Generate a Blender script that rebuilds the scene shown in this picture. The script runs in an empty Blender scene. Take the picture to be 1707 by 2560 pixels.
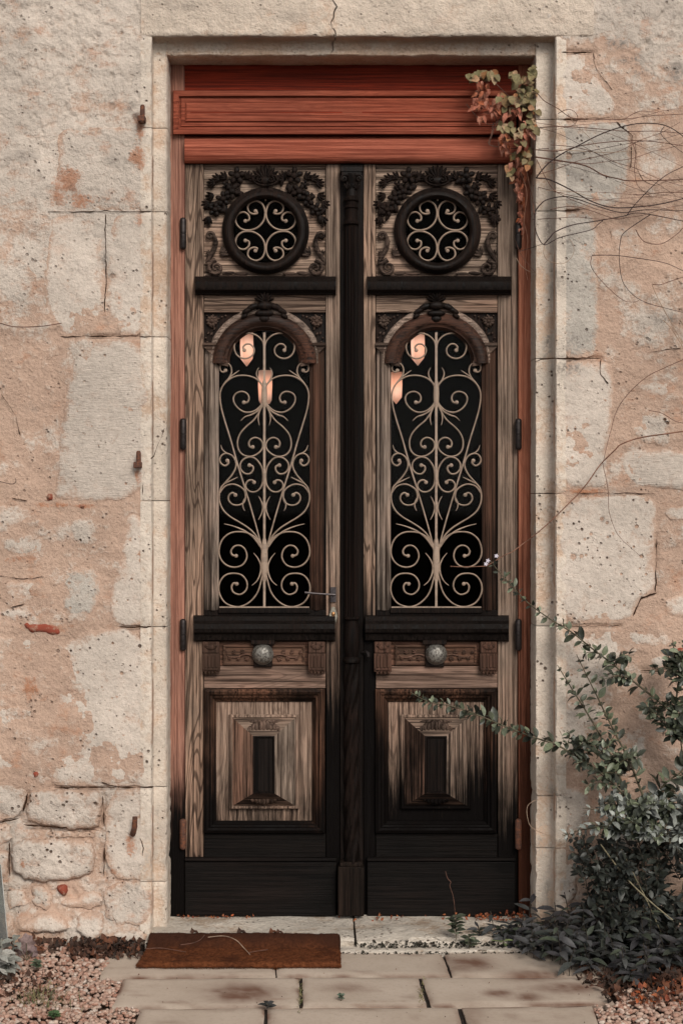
import bpy, math, random
import numpy as np
from mathutils import Vector, Matrix, geometry, noise as mnoise
R = math.radians
random.seed(7)
S = 0.00136            # metres per photo pixel on the wall plane
D = 5.7                # camera distance to the wall plane
HC = 1.55              # camera height
VX, VY = 805.0, 1210.0 # vanishing point
scene = bpy.context.scene
COL = scene.collection

# ------------------------------------------------------------------ camera, world, sun, exposure
cam = bpy.data.cameras.new('camera'); camo = bpy.data.objects.new('camera', cam); COL.objects.link(camo)
camo.location = (0, -D, HC); camo.rotation_euler = (R(90), 0, 0)
cam.sensor_fit = 'VERTICAL'; cam.sensor_height = 36.0
cam.lens = (D/S)/2560*36.0
cam.shift_x = (853.5-VX)/2560; cam.shift_y = -(1280-VY)/2560
cam.clip_end = 500
scene.camera = camo
world = bpy.data.worlds.new('World'); scene.world = world; world.use_nodes = True
wn = world.node_tree; wn.nodes.clear()
sky = wn.nodes.new('ShaderNodeTexSky'); sky.sky_type = 'NISHITA'; sky.sun_disc = False
SUN_EL, SUN_AZ = 33, 162     # azimuth in degrees clockwise from +Y (behind the camera, to the right)
sky.sun_elevation = R(SUN_EL); sky.sun_rotation = R(SUN_AZ)
hs = wn.nodes.new('ShaderNodeHueSaturation'); hs.inputs['Saturation'].default_value = 0.08
bg = wn.nodes.new('ShaderNodeBackground'); bg.inputs['Strength'].default_value = 0.075
wo = wn.nodes.new('ShaderNodeOutputWorld')
wn.links.new(sky.outputs[0], hs.inputs['Color']); wn.links.new(hs.outputs[0], bg.inputs['Color']); wn.links.new(bg.outputs[0], wo.inputs[0])
sl = bpy.data.lights.new('sun', 'SUN'); sl.energy = 1.5; sl.angle = R(26); sl.color = (1.0, 0.92, 0.82)
so = bpy.data.objects.new('sun', sl); COL.objects.link(so)
sd = Vector((math.sin(R(SUN_AZ))*math.cos(R(SUN_EL)), math.cos(R(SUN_AZ))*math.cos(R(SUN_EL)), math.sin(R(SUN_EL))))
so.rotation_euler = (-sd).to_track_quat('-Z', 'Y').to_euler(); so.location = (2, -4, 6)
scene.view_settings.view_transform = 'Standard'; scene.view_settings.look = 'None'
scene.view_settings.gamma = 1.0; scene.view_settings.use_curve_mapping = False
scene.view_settings.exposure = 0.80

# ------------------------------------------------------------------ helpers
def k_(y): return S*(D+y)/D
def X(px, y=0.0): return (px-VX)*k_(y)
def Z(py, y=0.0): return HC+(VY-py)*k_(y)
def P(px, py, y=0.0): return Vector((X(px, y), y, Z(py, y)))
def G(px, py, z=0.0):
    """pixel of a point lying on the ground (height z) -> world"""
    dist = (HC-z)*D/(S*(py-VY)); y = dist-D
    return Vector(((px-VX)*S*dist/D, y, z))

def _hash(ix, iy, seed):
    h = (ix*374761393 + iy*668265263 + seed*974634777) & 0xffffffff
    h = ((h ^ (h >> 13))*1274126177) & 0xffffffff
    h = h ^ (h >> 16)
    return (h & 0xffffff)/float(0xffffff)
def vnoise(x, y, seed=0):
    x = np.asarray(x, dtype=float); y = np.asarray(y, dtype=float)
    x0 = np.floor(x).astype(np.int64); y0 = np.floor(y).astype(np.int64)
    fx = x-x0; fy = y-y0; fx = fx*fx*fx*(fx*(fx*6-15)+10); fy = fy*fy*fy*(fy*(fy*6-15)+10)
    a = _hash(x0, y0, seed); b = _hash(x0+1, y0, seed); c = _hash(x0, y0+1, seed); d = _hash(x0+1, y0+1, seed)
    return (a*(1-fx)+b*fx)*(1-fy)+(c*(1-fx)+d*fx)*fy
def fbm(x, y, octv=4, seed=0, rough=0.5):
    x = np.asarray(x, dtype=float); y = np.asarray(y, dtype=float)
    t = 0; a = 1.0; n = 0
    for i in range(octv):
        t = t+a*(vnoise(x*2**i+17.3*i, y*2**i-9.1*i, seed+i)-0.5); n += a; a *= rough
    return t/n*2      # about -1..1
def sstep(a, b, v):
    t = np.clip((v-a)/(b-a), 0, 1); return t*t*(3-2*t)

def catmull(pts, n=6, closed=False):
    out = []; N = len(pts)
    rng = range(N if closed else N-1)
    for i in rng:
        if closed: p0, p1, p2, p3 = pts[(i-1) % N], pts[i], pts[(i+1) % N], pts[(i+2) % N]
        else: p0, p1, p2, p3 = pts[max(i-1, 0)], pts[i], pts[i+1], pts[min(i+2, N-1)]
        for j in range(n):
            t = j/n
            out.append(tuple(0.5*((2*b)+(-a+c)*t+(2*a-5*b+4*c-d)*t*t+(-a+3*b-3*c+d)*t**3) for a, b, c, d in zip(p0, p1, p2, p3)))
    if not closed: out.append(tuple(pts[-1]))
    return out

class MB:
    def __init__(s): s.v = []; s.f = []; s.attr = []
    def add(s, vs, fs, a=None):
        o = len(s.v); s.v.extend(tuple(v) for v in vs); s.f.extend(tuple(i+o for i in f) for f in fs)
        if a is not None: s.attr.extend(a if hasattr(a, '__len__') else [a]*len(vs))
    def box(s, x0, x1, y0, y1, z0, z1):
        vs = [(x, y, z) for x in (x0, x1) for y in (y0, y1) for z in (z0, z1)]
        s.add(vs, [(0,1,3,2),(4,6,7,5),(0,4,5,1),(2,3,7,6),(0,2,6,4),(1,5,7,3)])
    def pbox(s, px0, px1, py0, py1, yf, yb):
        s.box(X(px0, yf), X(px1, yf), yf, yb, Z(py1, yf), Z(py0, yf))
    def prism(s, poly, yf, yb, sc=None):
        """poly: pixel points, extruded from yf to yb"""
        sc = yf if sc is None else sc
        n = len(poly)
        a = [(X(p[0], sc), yf, Z(p[1], sc)) for p in poly]; b = [(v[0], yb, v[2]) for v in a]
        s.add(a+b, [tuple(range(n)), tuple(range(2*n-1, n-1, -1))]+[(i, i+n, (i+1) % n+n, (i+1) % n) for i in range(n)])
    def loops(s, L, closed=True, cap0=False, cap1=False):
        n = len(L[0]); vs = [v for l in L for v in l]; fs = []
        for a in range(len(L)-1):
            for i in range(n if closed else n-1):
                j = (i+1) % n
                fs.append((a*n+i, a*n+j, (a+1)*n+j, (a+1)*n+i))
        if cap0: fs.append(tuple(range(n-1, -1, -1)))
        if cap1: fs.append(tuple((len(L)-1)*n+i for i in range(n)))
        s.add(vs, fs)
    def rectloops(s, x0, x1, y0, y1, prof, cap=False):
        """mitred frame: prof = [(inset px, depth)]"""
        L = []
        for t, y in prof:
            tx = t if not isinstance(t, tuple) else t[0]; ty = t if not isinstance(t, tuple) else t[1]
            L.append([(X(x0+tx, y), y, Z(y0+ty, y)), (X(x1-tx, y), y, Z(y0+ty, y)), (X(x1-tx, y), y, Z(y1-ty, y)), (X(x0+tx, y), y, Z(y1-ty, y))])
        s.loops(L, cap1=cap)
    def lathe_y(s, cx, cy, prof, n=48, sx=1.0, cap=False):
        """circular moulding round an axis that points at the viewer; prof=[(radius px, depth)]"""
        L = []
        for r, y in prof: L.append([(X(cx+r*sx*math.cos(2*math.pi*i/n), y), y, Z(cy-r*math.sin(2*math.pi*i/n), y)) for i in range(n)])
        s.loops(L, cap1=cap)
    def lathe_z(s, cx, yc, prof, n=24, flute=0, fd=0.0, twist=0.0, squash=1.0):
        """vertical turned piece; prof=[(py, radius px)]"""
        L = []
        for q, pr in enumerate(prof):
            py, r = pr[0], pr[1]; fl = pr[2] if len(pr) > 2 else 0
            ring = []
            for i in range(n):
                a = 2*math.pi*i/n
                rr = r*S*(1-(fd*(0.5-0.5*math.cos(flute*a+twist*q)) if fl else 0))
                ring.append((X(cx, yc)+rr*math.cos(a), yc+rr*math.sin(a)*squash, Z(py, yc)))
            L.append(ring)
        s.loops(L, cap0=True, cap1=True)
    def tube(s, pts, rad, n=6, cap=True):
        pts = [Vector(p) for p in pts]; N = len(pts)
        if not hasattr(rad, '__len__'): rad = [rad]*N
        L = []; up = None
        for i in range(N):
            t = (pts[min(i+1, N-1)]-pts[max(i-1, 0)])
            if t.length < 1e-9: t = Vector((0, 0, 1))
            t.normalize()
            if up is None:
                up = Vector((0, -1, 0)) if abs(t.y) < 0.9 else Vector((1, 0, 0))
            u = (up-t*up.dot(t))
            if u.length < 1e-6: u = t.orthogonal()
            u.normalize(); up = u; w = t.cross(u)
            L.append([tuple(pts[i]+(u*math.cos(2*math.pi*j/n)+w*math.sin(2*math.pi*j/n))*rad[i]) for j in range(n)])
        s.loops(L, cap0=cap, cap1=cap)
    def ell(s, c, rx, ry, rz, rot=0.0, nu=10, nv=6):
        """ellipsoid, rotated by rot in the picture plane"""
        cr, sr = math.cos(rot), math.sin(rot); L = []
        for i in range(nv+1):
            a = math.pi*(0.03+0.94*i/nv)
            ring = []
            for j in range(nu):
                b = 2*math.pi*j/nu
                x = rx*math.cos(a); z = rz*math.sin(a)*math.cos(b); y = ry*math.sin(a)*math.sin(b)
                ring.append((c[0]+x*cr-z*sr, c[1]+y, c[2]+x*sr+z*cr))
            L.append(ring)
        s.loops(L, cap0=True, cap1=True)
    def pell(s, px, py, y, rx, ry, dep, rot=0.0, nu=10, nv=6):
        c = P(px, py, y); s.ell(c, rx*S, dep, ry*S, rot, nu, nv)
    def build(s, name, mat, parent=None, label=None, smooth=35, bevel=0.0, kind=None, cat=None, group=None, attr='tone', origin=None):
        me = bpy.data.meshes.new(name)
        arr = np.array(s.v, dtype=float)
        mn, mx = arr.min(0), arr.max(0)
        c = Vector(((mn+mx)/2).tolist()) if origin is None else Vector(origin)
        if parent is None and origin is None: c.z = float(mn[2])
        arr = arr-np.array(c[:])
        me.from_pydata(arr.tolist(), [], s.f); me.update()
        if s.attr and len(s.attr) == len(s.v):
            at = me.attributes.new(attr, 'FLOAT', 'POINT'); at.data.foreach_set('value', np.array(s.attr, dtype=np.float32))
        if parent is not None and parent.name == 'stone_wall':
            wx_, wz_ = arr[:, 0]+c[0], arr[:, 2]+c[2]; ppx = wx_/S+VX; ppy = VY-(wz_-HC)/S
            for nm_, lst in (('rust', RUSTS), ('soot', SOOTS)):
                val = np.zeros(len(arr))
                for (sx, sy, rx, ry, am) in lst: val = np.maximum(val, am*np.exp(-((ppx-sx)/rx)**2-((ppy-sy)/ry)**2))
                at = me.attributes.new(nm_, 'FLOAT', 'POINT'); at.data.foreach_set('value', val.astype(np.float32))
        if mat: me.materials.append(mat)
        if smooth:
            me.shade_smooth(); me.set_sharp_from_angle(angle=R(smooth))
        o = bpy.data.objects.new(name, me); COL.objects.link(o)
        place(o, c, parent)
        if bevel:
            b = o.modifiers.new('bevel', 'BEVEL'); b.width = bevel; b.segments = 2; b.limit_method = 'ANGLE'; b.angle_limit = R(40)
        tag(o, label, cat, group, kind)
        return o
# weathering marks on the wall: (px, py, half width, half height, strength)
RUSTS = [(345, 1192, 12, 26, .9), (328, 2112, 20, 40, .9), (352, 325, 14, 34, .7), (170, 450, 45, 40, .95), (205, 500, 45, 25, .8), (150, 500, 30, 35, .8), (345, 395, 26, 50, .85), (340, 300, 20, 20, .7),
         (75, 1720, 30, 40, .8), (60, 1950, 60, 14, .5), (130, 1262, 60, 10, .8), (210, 1265, 60, 8, .7), (285, 2180, 14, 12, .8), (250, 500, 30, 15, .6), (60, 2160, 14, 26, .8), (1382, 1500, 10, 60, .5),
         (1600, 1140, 40, 18, .5), (1450, 1228, 70, 10, .8), (1620, 880, 50, 20, .4), (1400, 1810, 16, 40, .6), (1660, 1690, 60, 20, .5), (300, 745, 12, 60, .5), (1490, 1240, 60, 8, .6), (30, 1400, 60, 14, .6), (350, 560, 20, 60, .45)]
SOOTS = [(1372, 560, 7, 60, .9), (1366, 700, 8, 80, .8), (1370, 850, 10, 60, .95), (1366, 940, 7, 40, .6), (1420, 920, 40, 22, .85), (1400, 700, 26, 60, .5), (1430, 860, 36, 40, .55), (1420, 600, 30, 40, .6), (1450, 440, 50, 60, .35), (1400, 400, 30, 30, .5),
         (1545, 110, 26, 14, .9), (1575, 150, 30, 16, .9), (1600, 180, 20, 14, .8), (1690, 180, 22, 30, .8), (1660, 800, 40, 20, .7), (1680, 40, 30, 20, .6), (60, 390, 30, 14, .6), (325, 268, 14, 12, .9), (340, 290, 10, 10, .9), (45, 100, 40, 14, .5), (250, 22, 40, 12, .6), (450, 15, 60, 12, .5),
         (262, 645, 10, 22, .7), (280, 690, 8, 18, .7), (285, 400, 20, 16, .5), (180, 470, 18, 12, .6), (1560, 560, 14, 40, .35), (372, 2130, 10, 60, .5), (390, 2050, 10, 40, .4), (1360, 2110, 10, 60, .6), (1400, 1990, 30, 24, .7), (1372, 2230, 12, 60, .6), (700, 40, 90, 10, .35), (1100, 88, 160, 8, .45), (560, 88, 120, 7, .4), (395, 700, 8, 60, .25)]
WLOC = {}
def place(o, c, parent):
    if parent is not None:
        o.parent = parent; o.location = Vector(c)-WLOC[parent.name]
    else: o.location = Vector(c)
    WLOC[o.name] = Vector(c)
def tag(o, label=None, cat=None, group=None, kind=None):
    if label: o['label'] = label
    if cat: o['category'] = cat
    if group: o['group'] = group
    if kind: o['kind'] = kind
    return o
def empty(name, loc, label=None, cat=None, group=None, kind=None):
    o = bpy.data.objects.new(name, None); COL.objects.link(o); o.empty_display_size = 0.05
    place(o, loc, None); return tag(o, label, cat, group, kind)

# ------------------------------------------------------------------ materials
class NT:
    def __init__(s, name):
        s.m = bpy.data.materials.new(name); s.m.use_nodes = True; s.t = s.m.node_tree; s.t.nodes.clear()
        s.out = s.n('ShaderNodeOutputMaterial')
        s.pos = s.n('ShaderNodeNewGeometry').outputs['Position']
    def n(s, t): return s.t.nodes.new(t)
    def put(s, sock, v):
        if v is None: return
        if isinstance(v, bpy.types.NodeSocket): s.t.links.new(v, sock)
        else:
            if isinstance(v, tuple) and len(v) == 3 and len(sock.default_value) == 4: v = v+(1,)
            sock.default_value = v
    def math(s, op, a, b=None, c=None, clamp=False):
        n = s.n('ShaderNodeMath'); n.operation = op; n.use_clamp = clamp
        s.put(n.inputs[0], a); s.put(n.inputs[1], b)
        if c is not None: s.put(n.inputs[2], c)
        return n.outputs[0]
    def mix(s, f, a, b, bt='MIX'):
        n = s.n('ShaderNodeMix'); n.data_type = 'RGBA'; n.blend_type = bt; n.clamp_factor = True
        s.put(n.inputs['Factor'], f); s.put(n.inputs['A'], a) if False else None
        s.put(n.inputs[6], a); s.put(n.inputs[7], b)
        return n.outputs[2]
    def mapv(s, scale, loc=(0, 0, 0), vec=None):
        n = s.n('ShaderNodeMapping'); s.put(n.inputs['Vector'], vec or s.pos); n.inputs['Scale'].default_value = scale; n.inputs['Location'].default_value = loc
        return n.outputs[0]
    def noise(s, vec, scale=1, detail=4, rough=0.55, dist=0.0):
        n = s.n('ShaderNodeTexNoise'); s.put(n.inputs['Vector'], vec); n.inputs['Scale'].default_value = scale
        n.inputs['Detail'].default_value = detail; n.inputs['Roughness'].default_value = rough; n.inputs['Distortion'].default_value = dist
        return n.outputs[0]
    def vor(s, vec, scale, feat='F1', rnd=1.0):
        n = s.n('ShaderNodeTexVoronoi'); n.feature = feat; s.put(n.inputs['Vector'], vec); n.inputs['Scale'].default_value = scale
        n.inputs['Randomness'].default_value = rnd
        return n.outputs[0]
    def mr(s, v, a, b, c=0.0, d=1.0, smooth=True):
        n = s.n('ShaderNodeMapRange'); n.interpolation_type = 'SMOOTHSTEP' if smooth else 'LINEAR'
        s.put(n.inputs[0], v); n.inputs[1].default_value = a; n.inputs[2].default_value = b; n.inputs[3].default_value = c; n.inputs[4].default_value = d
        return n.outputs[0]
    def attr(s, name):
        n = s.n('ShaderNodeAttribute'); n.attribute_name = name; return n.outputs['Fac']
    def bump(s, h, strength=0.5, dist=0.002, normal=None):
        n = s.n('ShaderNodeBump'); n.inputs['Strength'].default_value = strength; n.inputs['Distance'].default_value = dist
        s.put(n.inputs['Height'], h)
        if normal is not None: s.put(n.inputs['Normal'], normal)
        return n.outputs[0]
    def bsdf(s, col, rough=0.8, normal=None, metal=0.0, spec=0.5, **kw):
        n = s.n('ShaderNodeBsdfPrincipled'); s.put(n.inputs['Base Color'], col); s.put(n.inputs['Roughness'], rough)
        s.put(n.inputs['Metallic'], metal); s.put(n.inputs['Specular IOR Level'], spec)
        if normal is not None: s.put(n.inputs['Normal'], normal)
        for k, v in kw.items(): s.put(n.inputs[k.replace('_', ' ')], v)
        s.t.links.new(n.outputs[0], s.out.inputs[0]); return n
_MC = {}
def cached(f):
    def g(*a, **k):
        key = (f.__name__, a, tuple(sorted(k.items())))
        if key not in _MC: _MC[key] = f(*a, **k)
        return _MC[key]
    return g

@cached
def masonry(name, peach=(0.49, 0.345, 0.265), grey=(0.56, 0.485, 0.420), pits=0.5, tool=0.0, stain=0.4, useattr=True, tone=1.0, rough=1.0, lichen=0.3):
    t = NT(name); p = t.pos
    big = t.noise(p, 3.1, 5, 0.6); mid = t.noise(p, 14, 6, 0.65); fine = t.noise(p, 95, 5, 0.7); vf = t.noise(p, 330, 3, 0.7)
    tn = t.attr('tone') if useattr else tone
    tt = t.math('ADD', tn, t.math('ADD', t.math('MULTIPLY', t.math('SUBTRACT', mid, 0.5), 2.2), t.math('MULTIPLY', t.math('SUBTRACT', t.noise(p, 5.5, 5, 0.7), 0.5), 1.4)))
    tt = t.math('ADD', tt, t.math('MULTIPLY', t.math('SUBTRACT', fine, 0.5), 1.1))
    tt = t.mr(tt, 0.2, 0.8)
    col = t.mix(tt, peach, grey)
    v = t.math('ADD', t.mr(big, 0.3, 0.7, 0.84, 1.12), t.math('MULTIPLY', t.math('SUBTRACT', fine, 0.5), 0.6))
    col = t.mix(1.0, col, t.mix(0.0, (1, 1, 1), (1, 1, 1)), 'MULTIPLY')
    n = t.n('ShaderNodeVectorMath'); n.operation = 'SCALE'; t.put(n.inputs[0], col); t.put(n.inputs['Scale'], v); col = n.outputs[0]
    # rusty / ochre stains
    st = t.noise(t.mapv((6, 6, 8), (3.3, 0, 1.7)), 1.3, 7, 0.72)
    col = t.mix(t.math('MULTIPLY', t.mr(st, 0.54, 0.68), stain), col, (0.42, 0.19, 0.10))
    # grey lichen bloom
    li = t.noise(t.mapv((9, 9, 7), (8.3, 2, 5.7)), 1.0, 8, 0.8)
    col = t.mix(t.math('MULTIPLY', t.mr(li, 0.56, 0.70), lichen), col, (0.19, 0.175, 0.16))
    fr_ = t.math('ADD', 0.35, t.math('MULTIPLY', t.math('ADD', mid, fine), .75))
    fr_ = t.mr(t.math('ADD', t.math('MULTIPLY', t.attr('rust'), .55), t.math('ADD', mid, t.math('MULTIPLY', fine, .7))), 1.08, 1.32)
    col = t.mix(t.math('MULTIPLY', t.math('MULTIPLY', t.mr(t.attr('rust'), 0, .5), fr_), .8, None, True), col, (0.38, 0.165, 0.085))
    so_ = t.math('MULTIPLY', t.attr('soot'), t.mr(t.math('ADD', fine, t.math('MULTIPLY', mid, .8)), .78, 1.02))
    col = t.mix(so_, col, (0.12, 0.105, 0.095))
    # pits
    ve = t.mapv((1, 1, 1.0))
    vv = t.vor(t.math('ADD', 0, 0) if False else ve, 46.0)
    pit = t.mr(t.math('ADD', vv, t.math('MULTIPLY', t.math('SUBTRACT', mid, 0.5), -0.9)), 0.05, 0.21, 1, 0)
    pit = t.math('MULTIPLY', pit, t.mr(t.noise(p, 7.7, 2), 0.45, 0.62))
    v2 = t.vor(t.mapv((1, 1, 1), (5, 5, 5)), 120.0)
    pit2 = t.math('MULTIPLY', t.mr(v2, 0.05, 0.2, 1, 0), t.mr(t.noise(p, 19, 3), 0.5, 0.62))
    pp = t.math('MULTIPLY', t.math('MAXIMUM', pit, t.math('MULTIPLY', pit2, 0.7)), pits)
    col = t.mix(pp, col, (0.10, 0.055, 0.035))
    h = t.math('ADD', t.math('MULTIPLY', fine, 0.55*rough), t.math('MULTIPLY', vf, 0.16*rough))
    h = t.math('ADD', h, t.math('MULTIPLY', mid, 2.0*rough))
    h = t.math('SUBTRACT', h, t.math('MULTIPLY', pp, 1.3))
    if tool:
        tl = t.noise(t.mapv((22, 22, 190), (0, 0, 0)), 1.0, 4, 0.7, 0.9)
        h = t.math('ADD', h, t.math('MULTIPLY', tl, tool))
        n = t.n('ShaderNodeVectorMath'); n.operation = 'SCALE'; t.put(n.inputs[0], col); t.put(n.inputs['Scale'], t.mr(tl, 0.35, 0.65, 0.93, 1.04)); col = n.outputs[0]
    t.bsdf(col, 0.95, t.bump(h, 1.0, 0.010), spec=0.1)
    return t.m

@cached
def wood(name, light=(0.25, 0.185, 0.145), dark=(0.035, 0.021, 0.015), axis='z', fade=None, soft=0.12, streak=0.5, rings=0.6, gloss=0.55, stain=(0.0035, 0.0026, 0.0024), seed=0.0, wear=0.0, red=0.25, spec=0.06):
    t = NT(name)
    g = 2.2; c = 135
    sc = (c, c, g) if axis == 'z' else (g, c, c)
    off = (seed*3.7, seed*1.3, seed*2.1)
    fine = t.noise(t.mapv(tuple(q*1.0 for q in sc), off), 1.0, 6, 0.7, 0.25)
    vfine = t.noise(t.mapv(tuple(q*3.4 if q > 10 else q*5 for q in sc), off), 1.0, 3, 0.6)
    low = t.noise(t.mapv(tuple(11.0 if q > 10 else 1.1 for q in sc), off), 1.0, 2, 0.45, 0.5)
    rg = t.math('SINE', t.math('MULTIPLY', low, 120.0))
    rg = t.mr(rg, -1.0, -0.35, 0, 1)
    patch = t.noise(t.mapv((5, 5, 2.2) if axis == 'z' else (2.2, 5, 5), off), 1.0, 5, 0.6)
    v = t.math('MULTIPLY', t.mr(fine, 0.33, 0.60), t.math('SUBTRACT', 1.0, t.math('MULTIPLY', t.math('SUBTRACT', 1.0, rg), rings)))
    v = t.math('MULTIPLY', v, t.mr(vfine, 0.25, 0.6, 0.45, 1.0))
    v = t.math('MULTIPLY', v, t.mr(patch, 0.30, 0.62, 1-streak, 1.0))
    col = t.mix(t.mr(patch, 0.42, 0.66, 0, red), light, (light[0]*0.92, light[1]*0.55, light[2]*0.42))
    col = t.mix(v, dark, col)
    rough = gloss
    if fade is not None:
        sx = t.n('ShaderNodeSeparateXYZ'); t.put(sx.inputs[0], t.pos)
        zf = Z(fade, 0.2)
        e = t.math('ADD', t.math('SUBTRACT', sx.outputs[2], zf), t.math('MULTIPLY', t.math('SUBTRACT', fine, 0.5), soft*1.5))
        e = t.math('ADD', e, t.math('MULTIPLY', t.math('SUBTRACT', patch, 0.5), soft*3.4))
        e = t.math('ADD', e, t.math('MULTIPLY', t.math('SUBTRACT', vfine, 0.5), soft*.7))
        e = t.math('ADD', e, t.math('MULTIPLY', t.math('SUBTRACT', v, 0.5), soft*.9))
        fm = t.mr(e, -soft*1.7, soft*1.7)
        col = t.mix(fm, stain, col)
    if wear:
        w = t.math('MULTIPLY', t.mr(fine, 0.56, 0.66), t.mr(patch, 0.5, 0.66))
        col = t.mix(t.math('MULTIPLY', w, wear), col, light)
    h = t.math('ADD', v, t.math('MULTIPLY', vfine, 0.3))
    t.bsdf(col, t.mr(v, 0, 1, gloss, 0.85), t.bump(h, 0.7, 0.0022), spec=spec)
    return t.m

@cached
def plain(name, col, rough=0.6, metal=0.0, var=0.2, scale=40, bump=0.2, spec=0.4, col2=None, thr=(0.45, 0.6)):
    t = NT(name); nz = t.noise(t.pos, scale, 5, 0.65)
    c2 = col2 or tuple(q*(1-var) for q in col)
    c = t.mix(t.mr(nz, thr[0], thr[1]), col, c2)
    t.bsdf(c, rough, t.bump(nz, bump, 0.002) if bump else None, metal, spec)
    return t.m

@cached
def leafmat(name, cols, rough=0.5, dist=0.0):
    t = NT(name)
    oi = t.n('ShaderNodeObjectInfo'); r = t.math('FRACT', t.math('ADD', oi.outputs['Random'], t.attr('rnd')))
    cr = t.n('ShaderNodeValToRGB'); t.put(cr.inputs[0], r)
    el = cr.color_ramp.elements
    while len(el) < len(cols): el.new(0.5)
    for i, c in enumerate(cols): el[i].position = i/(len(cols)-1); el[i].color = c+(1,)
    nz = t.noise(t.pos, 160, 3)
    n = t.n('ShaderNodeVectorMath'); n.operation = 'SCALE'; t.put(n.inputs[0], cr.outputs[0]); t.put(n.inputs['Scale'], t.mr(nz, 0.3, 0.7, 0.75, 1.2))
    b = t.bsdf(n.outputs[0], rough, t.bump(nz, 0.3, 0.001), spec=0.45)
    return t.m

M_IRON = plain('tan_painted_iron', (0.31, 0.228, 0.172), 0.6, 0.0, 0.25, 60, 0.15)
M_DARKIRON = plain('dark_iron', (0.035, 0.028, 0.027), 0.45, 0.6, 0.4, 70, 0.4)
M_RUST = plain('rusted_iron', (0.085, 0.04, 0.028), 0.8, 0.2, 0.5, 90, 0.6, col2=(0.16, 0.06, 0.03))
M_BLACKWOOD = wood('black_stained_oak', (0.016, 0.011, 0.009), (0.003, 0.0024, 0.0022), 'z', None, gloss=0.38, rings=0.3, seed=4.0, spec=.09)
M_CARVE = wood('carved_dark_oak', (0.026, 0.015, 0.011), (0.003, 0.0024, 0.0022), 'z', None, gloss=0.42, rings=0.2, streak=0.75, seed=9.0, spec=.13)

# ------------------------------------------------------------------ ground
gm = NT('garden_soil'); nz = gm.noise(gm.pos, 22, 6, 0.7); nb = gm.noise(gm.pos, 2.2, 3)
gm.bsdf(gm.mix(gm.mr(nz, 0.35, 0.65), (0.022, 0.014, 0.010), (0.10, 0.06, 0.042)), 0.95, gm.bump(nz, 0.9, 0.02), spec=0.2)
g = MB(); N = 60
for part in range(1):
    xs = np.concatenate([[-60, -20, -6], np.linspace(-2.4, 2.4, 90), [6, 20, 60]]); ys = np.concatenate([[-80, -25, -8, -4], np.linspace(-2.2, 0.1, 44), [0.6]])
    gx, gy = np.meshgrid(xs, ys); gz = -0.02+0.010*fbm(gx*6, gy*6, 4, 5)
    nx, ny = len(xs), len(ys)
    g.add(np.stack([gx, gy, gz], -1).reshape(-1, 3).tolist(), [(j*nx+i, j*nx+i+1, (j+1)*nx+i+1, (j+1)*nx+i) for j in range(ny-1) for i in range(nx-1)])
g.build('ground', gm.m, kind='structure', origin=(0, 0, 0), label='dark garden soil under the gravel and plants')

# ------------------------------------------------------------------ masonry wall
WALL = empty('stone_wall', (0, 0, 0), 'pale old limestone house wall with peach mortar, patchy render and a recessed doorway', 'wall')
OPX0, OPX1, OPY = 380.0, 1387.0, 92.0
# open dark joints (pixel segments): (x0,y0,x1,y1,width,depth)
GROOVES = [(215, 842, 380, 841, 4, .03), (300, 1568, 380, 1567, 4, .03), (135, 1969, 385, 1968, 5, .03), (1387, 131, 1480, 132, 4, .03),
           (1387, 298, 1440, 300, 5, .03), (1440, 299, 1560, 300, 3, .02), (1387, 526, 1440, 527, 6, .04), (1387, 897, 1500, 897, 5, .03),
           (1395, 1565, 1550, 1565, 3, .03), (835, 0, 835, 95, 3, .03), (60, 2062, 250, 2076, 7, .03), (30, 2180, 110, 2212, 6, .03), (258, 1990, 260, 2060, 5, .03),
           (0, 2056, 50, 2045, 6, .03), (70, 1985, 60, 2030, 5, .03), (1640, 1340, 1638, 1480, 3, .015), (1598, 1497, 1640, 1482, 3, .015),
           (0, 2225, 30, 2225, 5, .02), (24, 2105, 26, 2190, 5, .03), (262, 2120, 262, 2190, 4, .02), (1600, 1675, 1680, 1680, 5, .02)]
def segdist(px, py, s):
    x0, y0, x1, y1 = s[:4]; dx, dy = x1-x0, y1-y0; L2 = dx*dx+dy*dy
    t = np.clip(((px-x0)*dx+(py-y0)*dy)/L2, 0, 1)
    return np.hypot(px-(x0+t*dx), py-(y0+t*dy))
def region_rough(px, py):
    """how lumpy the old render is: strong on top and top right, mild elsewhere"""
    a = sstep(620, 150, py)*sstep(420, 330, px)*1.0
    a = np.maximum(a, sstep(110, 40, py))
    a = np.maximum(a, 1.3*np.exp(-(((px-1630)/90)**2+((py-120)/90)**2)))
    a = np.maximum(a, 1.0*np.exp(-(((px-1650)/70)**2+((py-800)/60)**2)))
    a = np.maximum(a, 1.1*sstep(1950, 2150, py)*sstep(500, 300, px))
    return 0.35+a
def wall_relief(wx, wz):
    px = wx/S+VX; py = VY-(wz-HC)/S
    r = region_rough(px, py)
    h = 0.007*fbm(wx*3, wz*3, 3, 11)+0.0045*fbm(wx*16, wz*16, 3, 21)*(0.6+r*0.6)
    h = h+0.0042*r*fbm(wx*55, wz*42, 4, 31, 0.6)
    pit = fbm(wx*38, wz*30, 3, 77); h = h-0.005*r*sstep(0.38, 0.6, pit)
    return h, px, py
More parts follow.
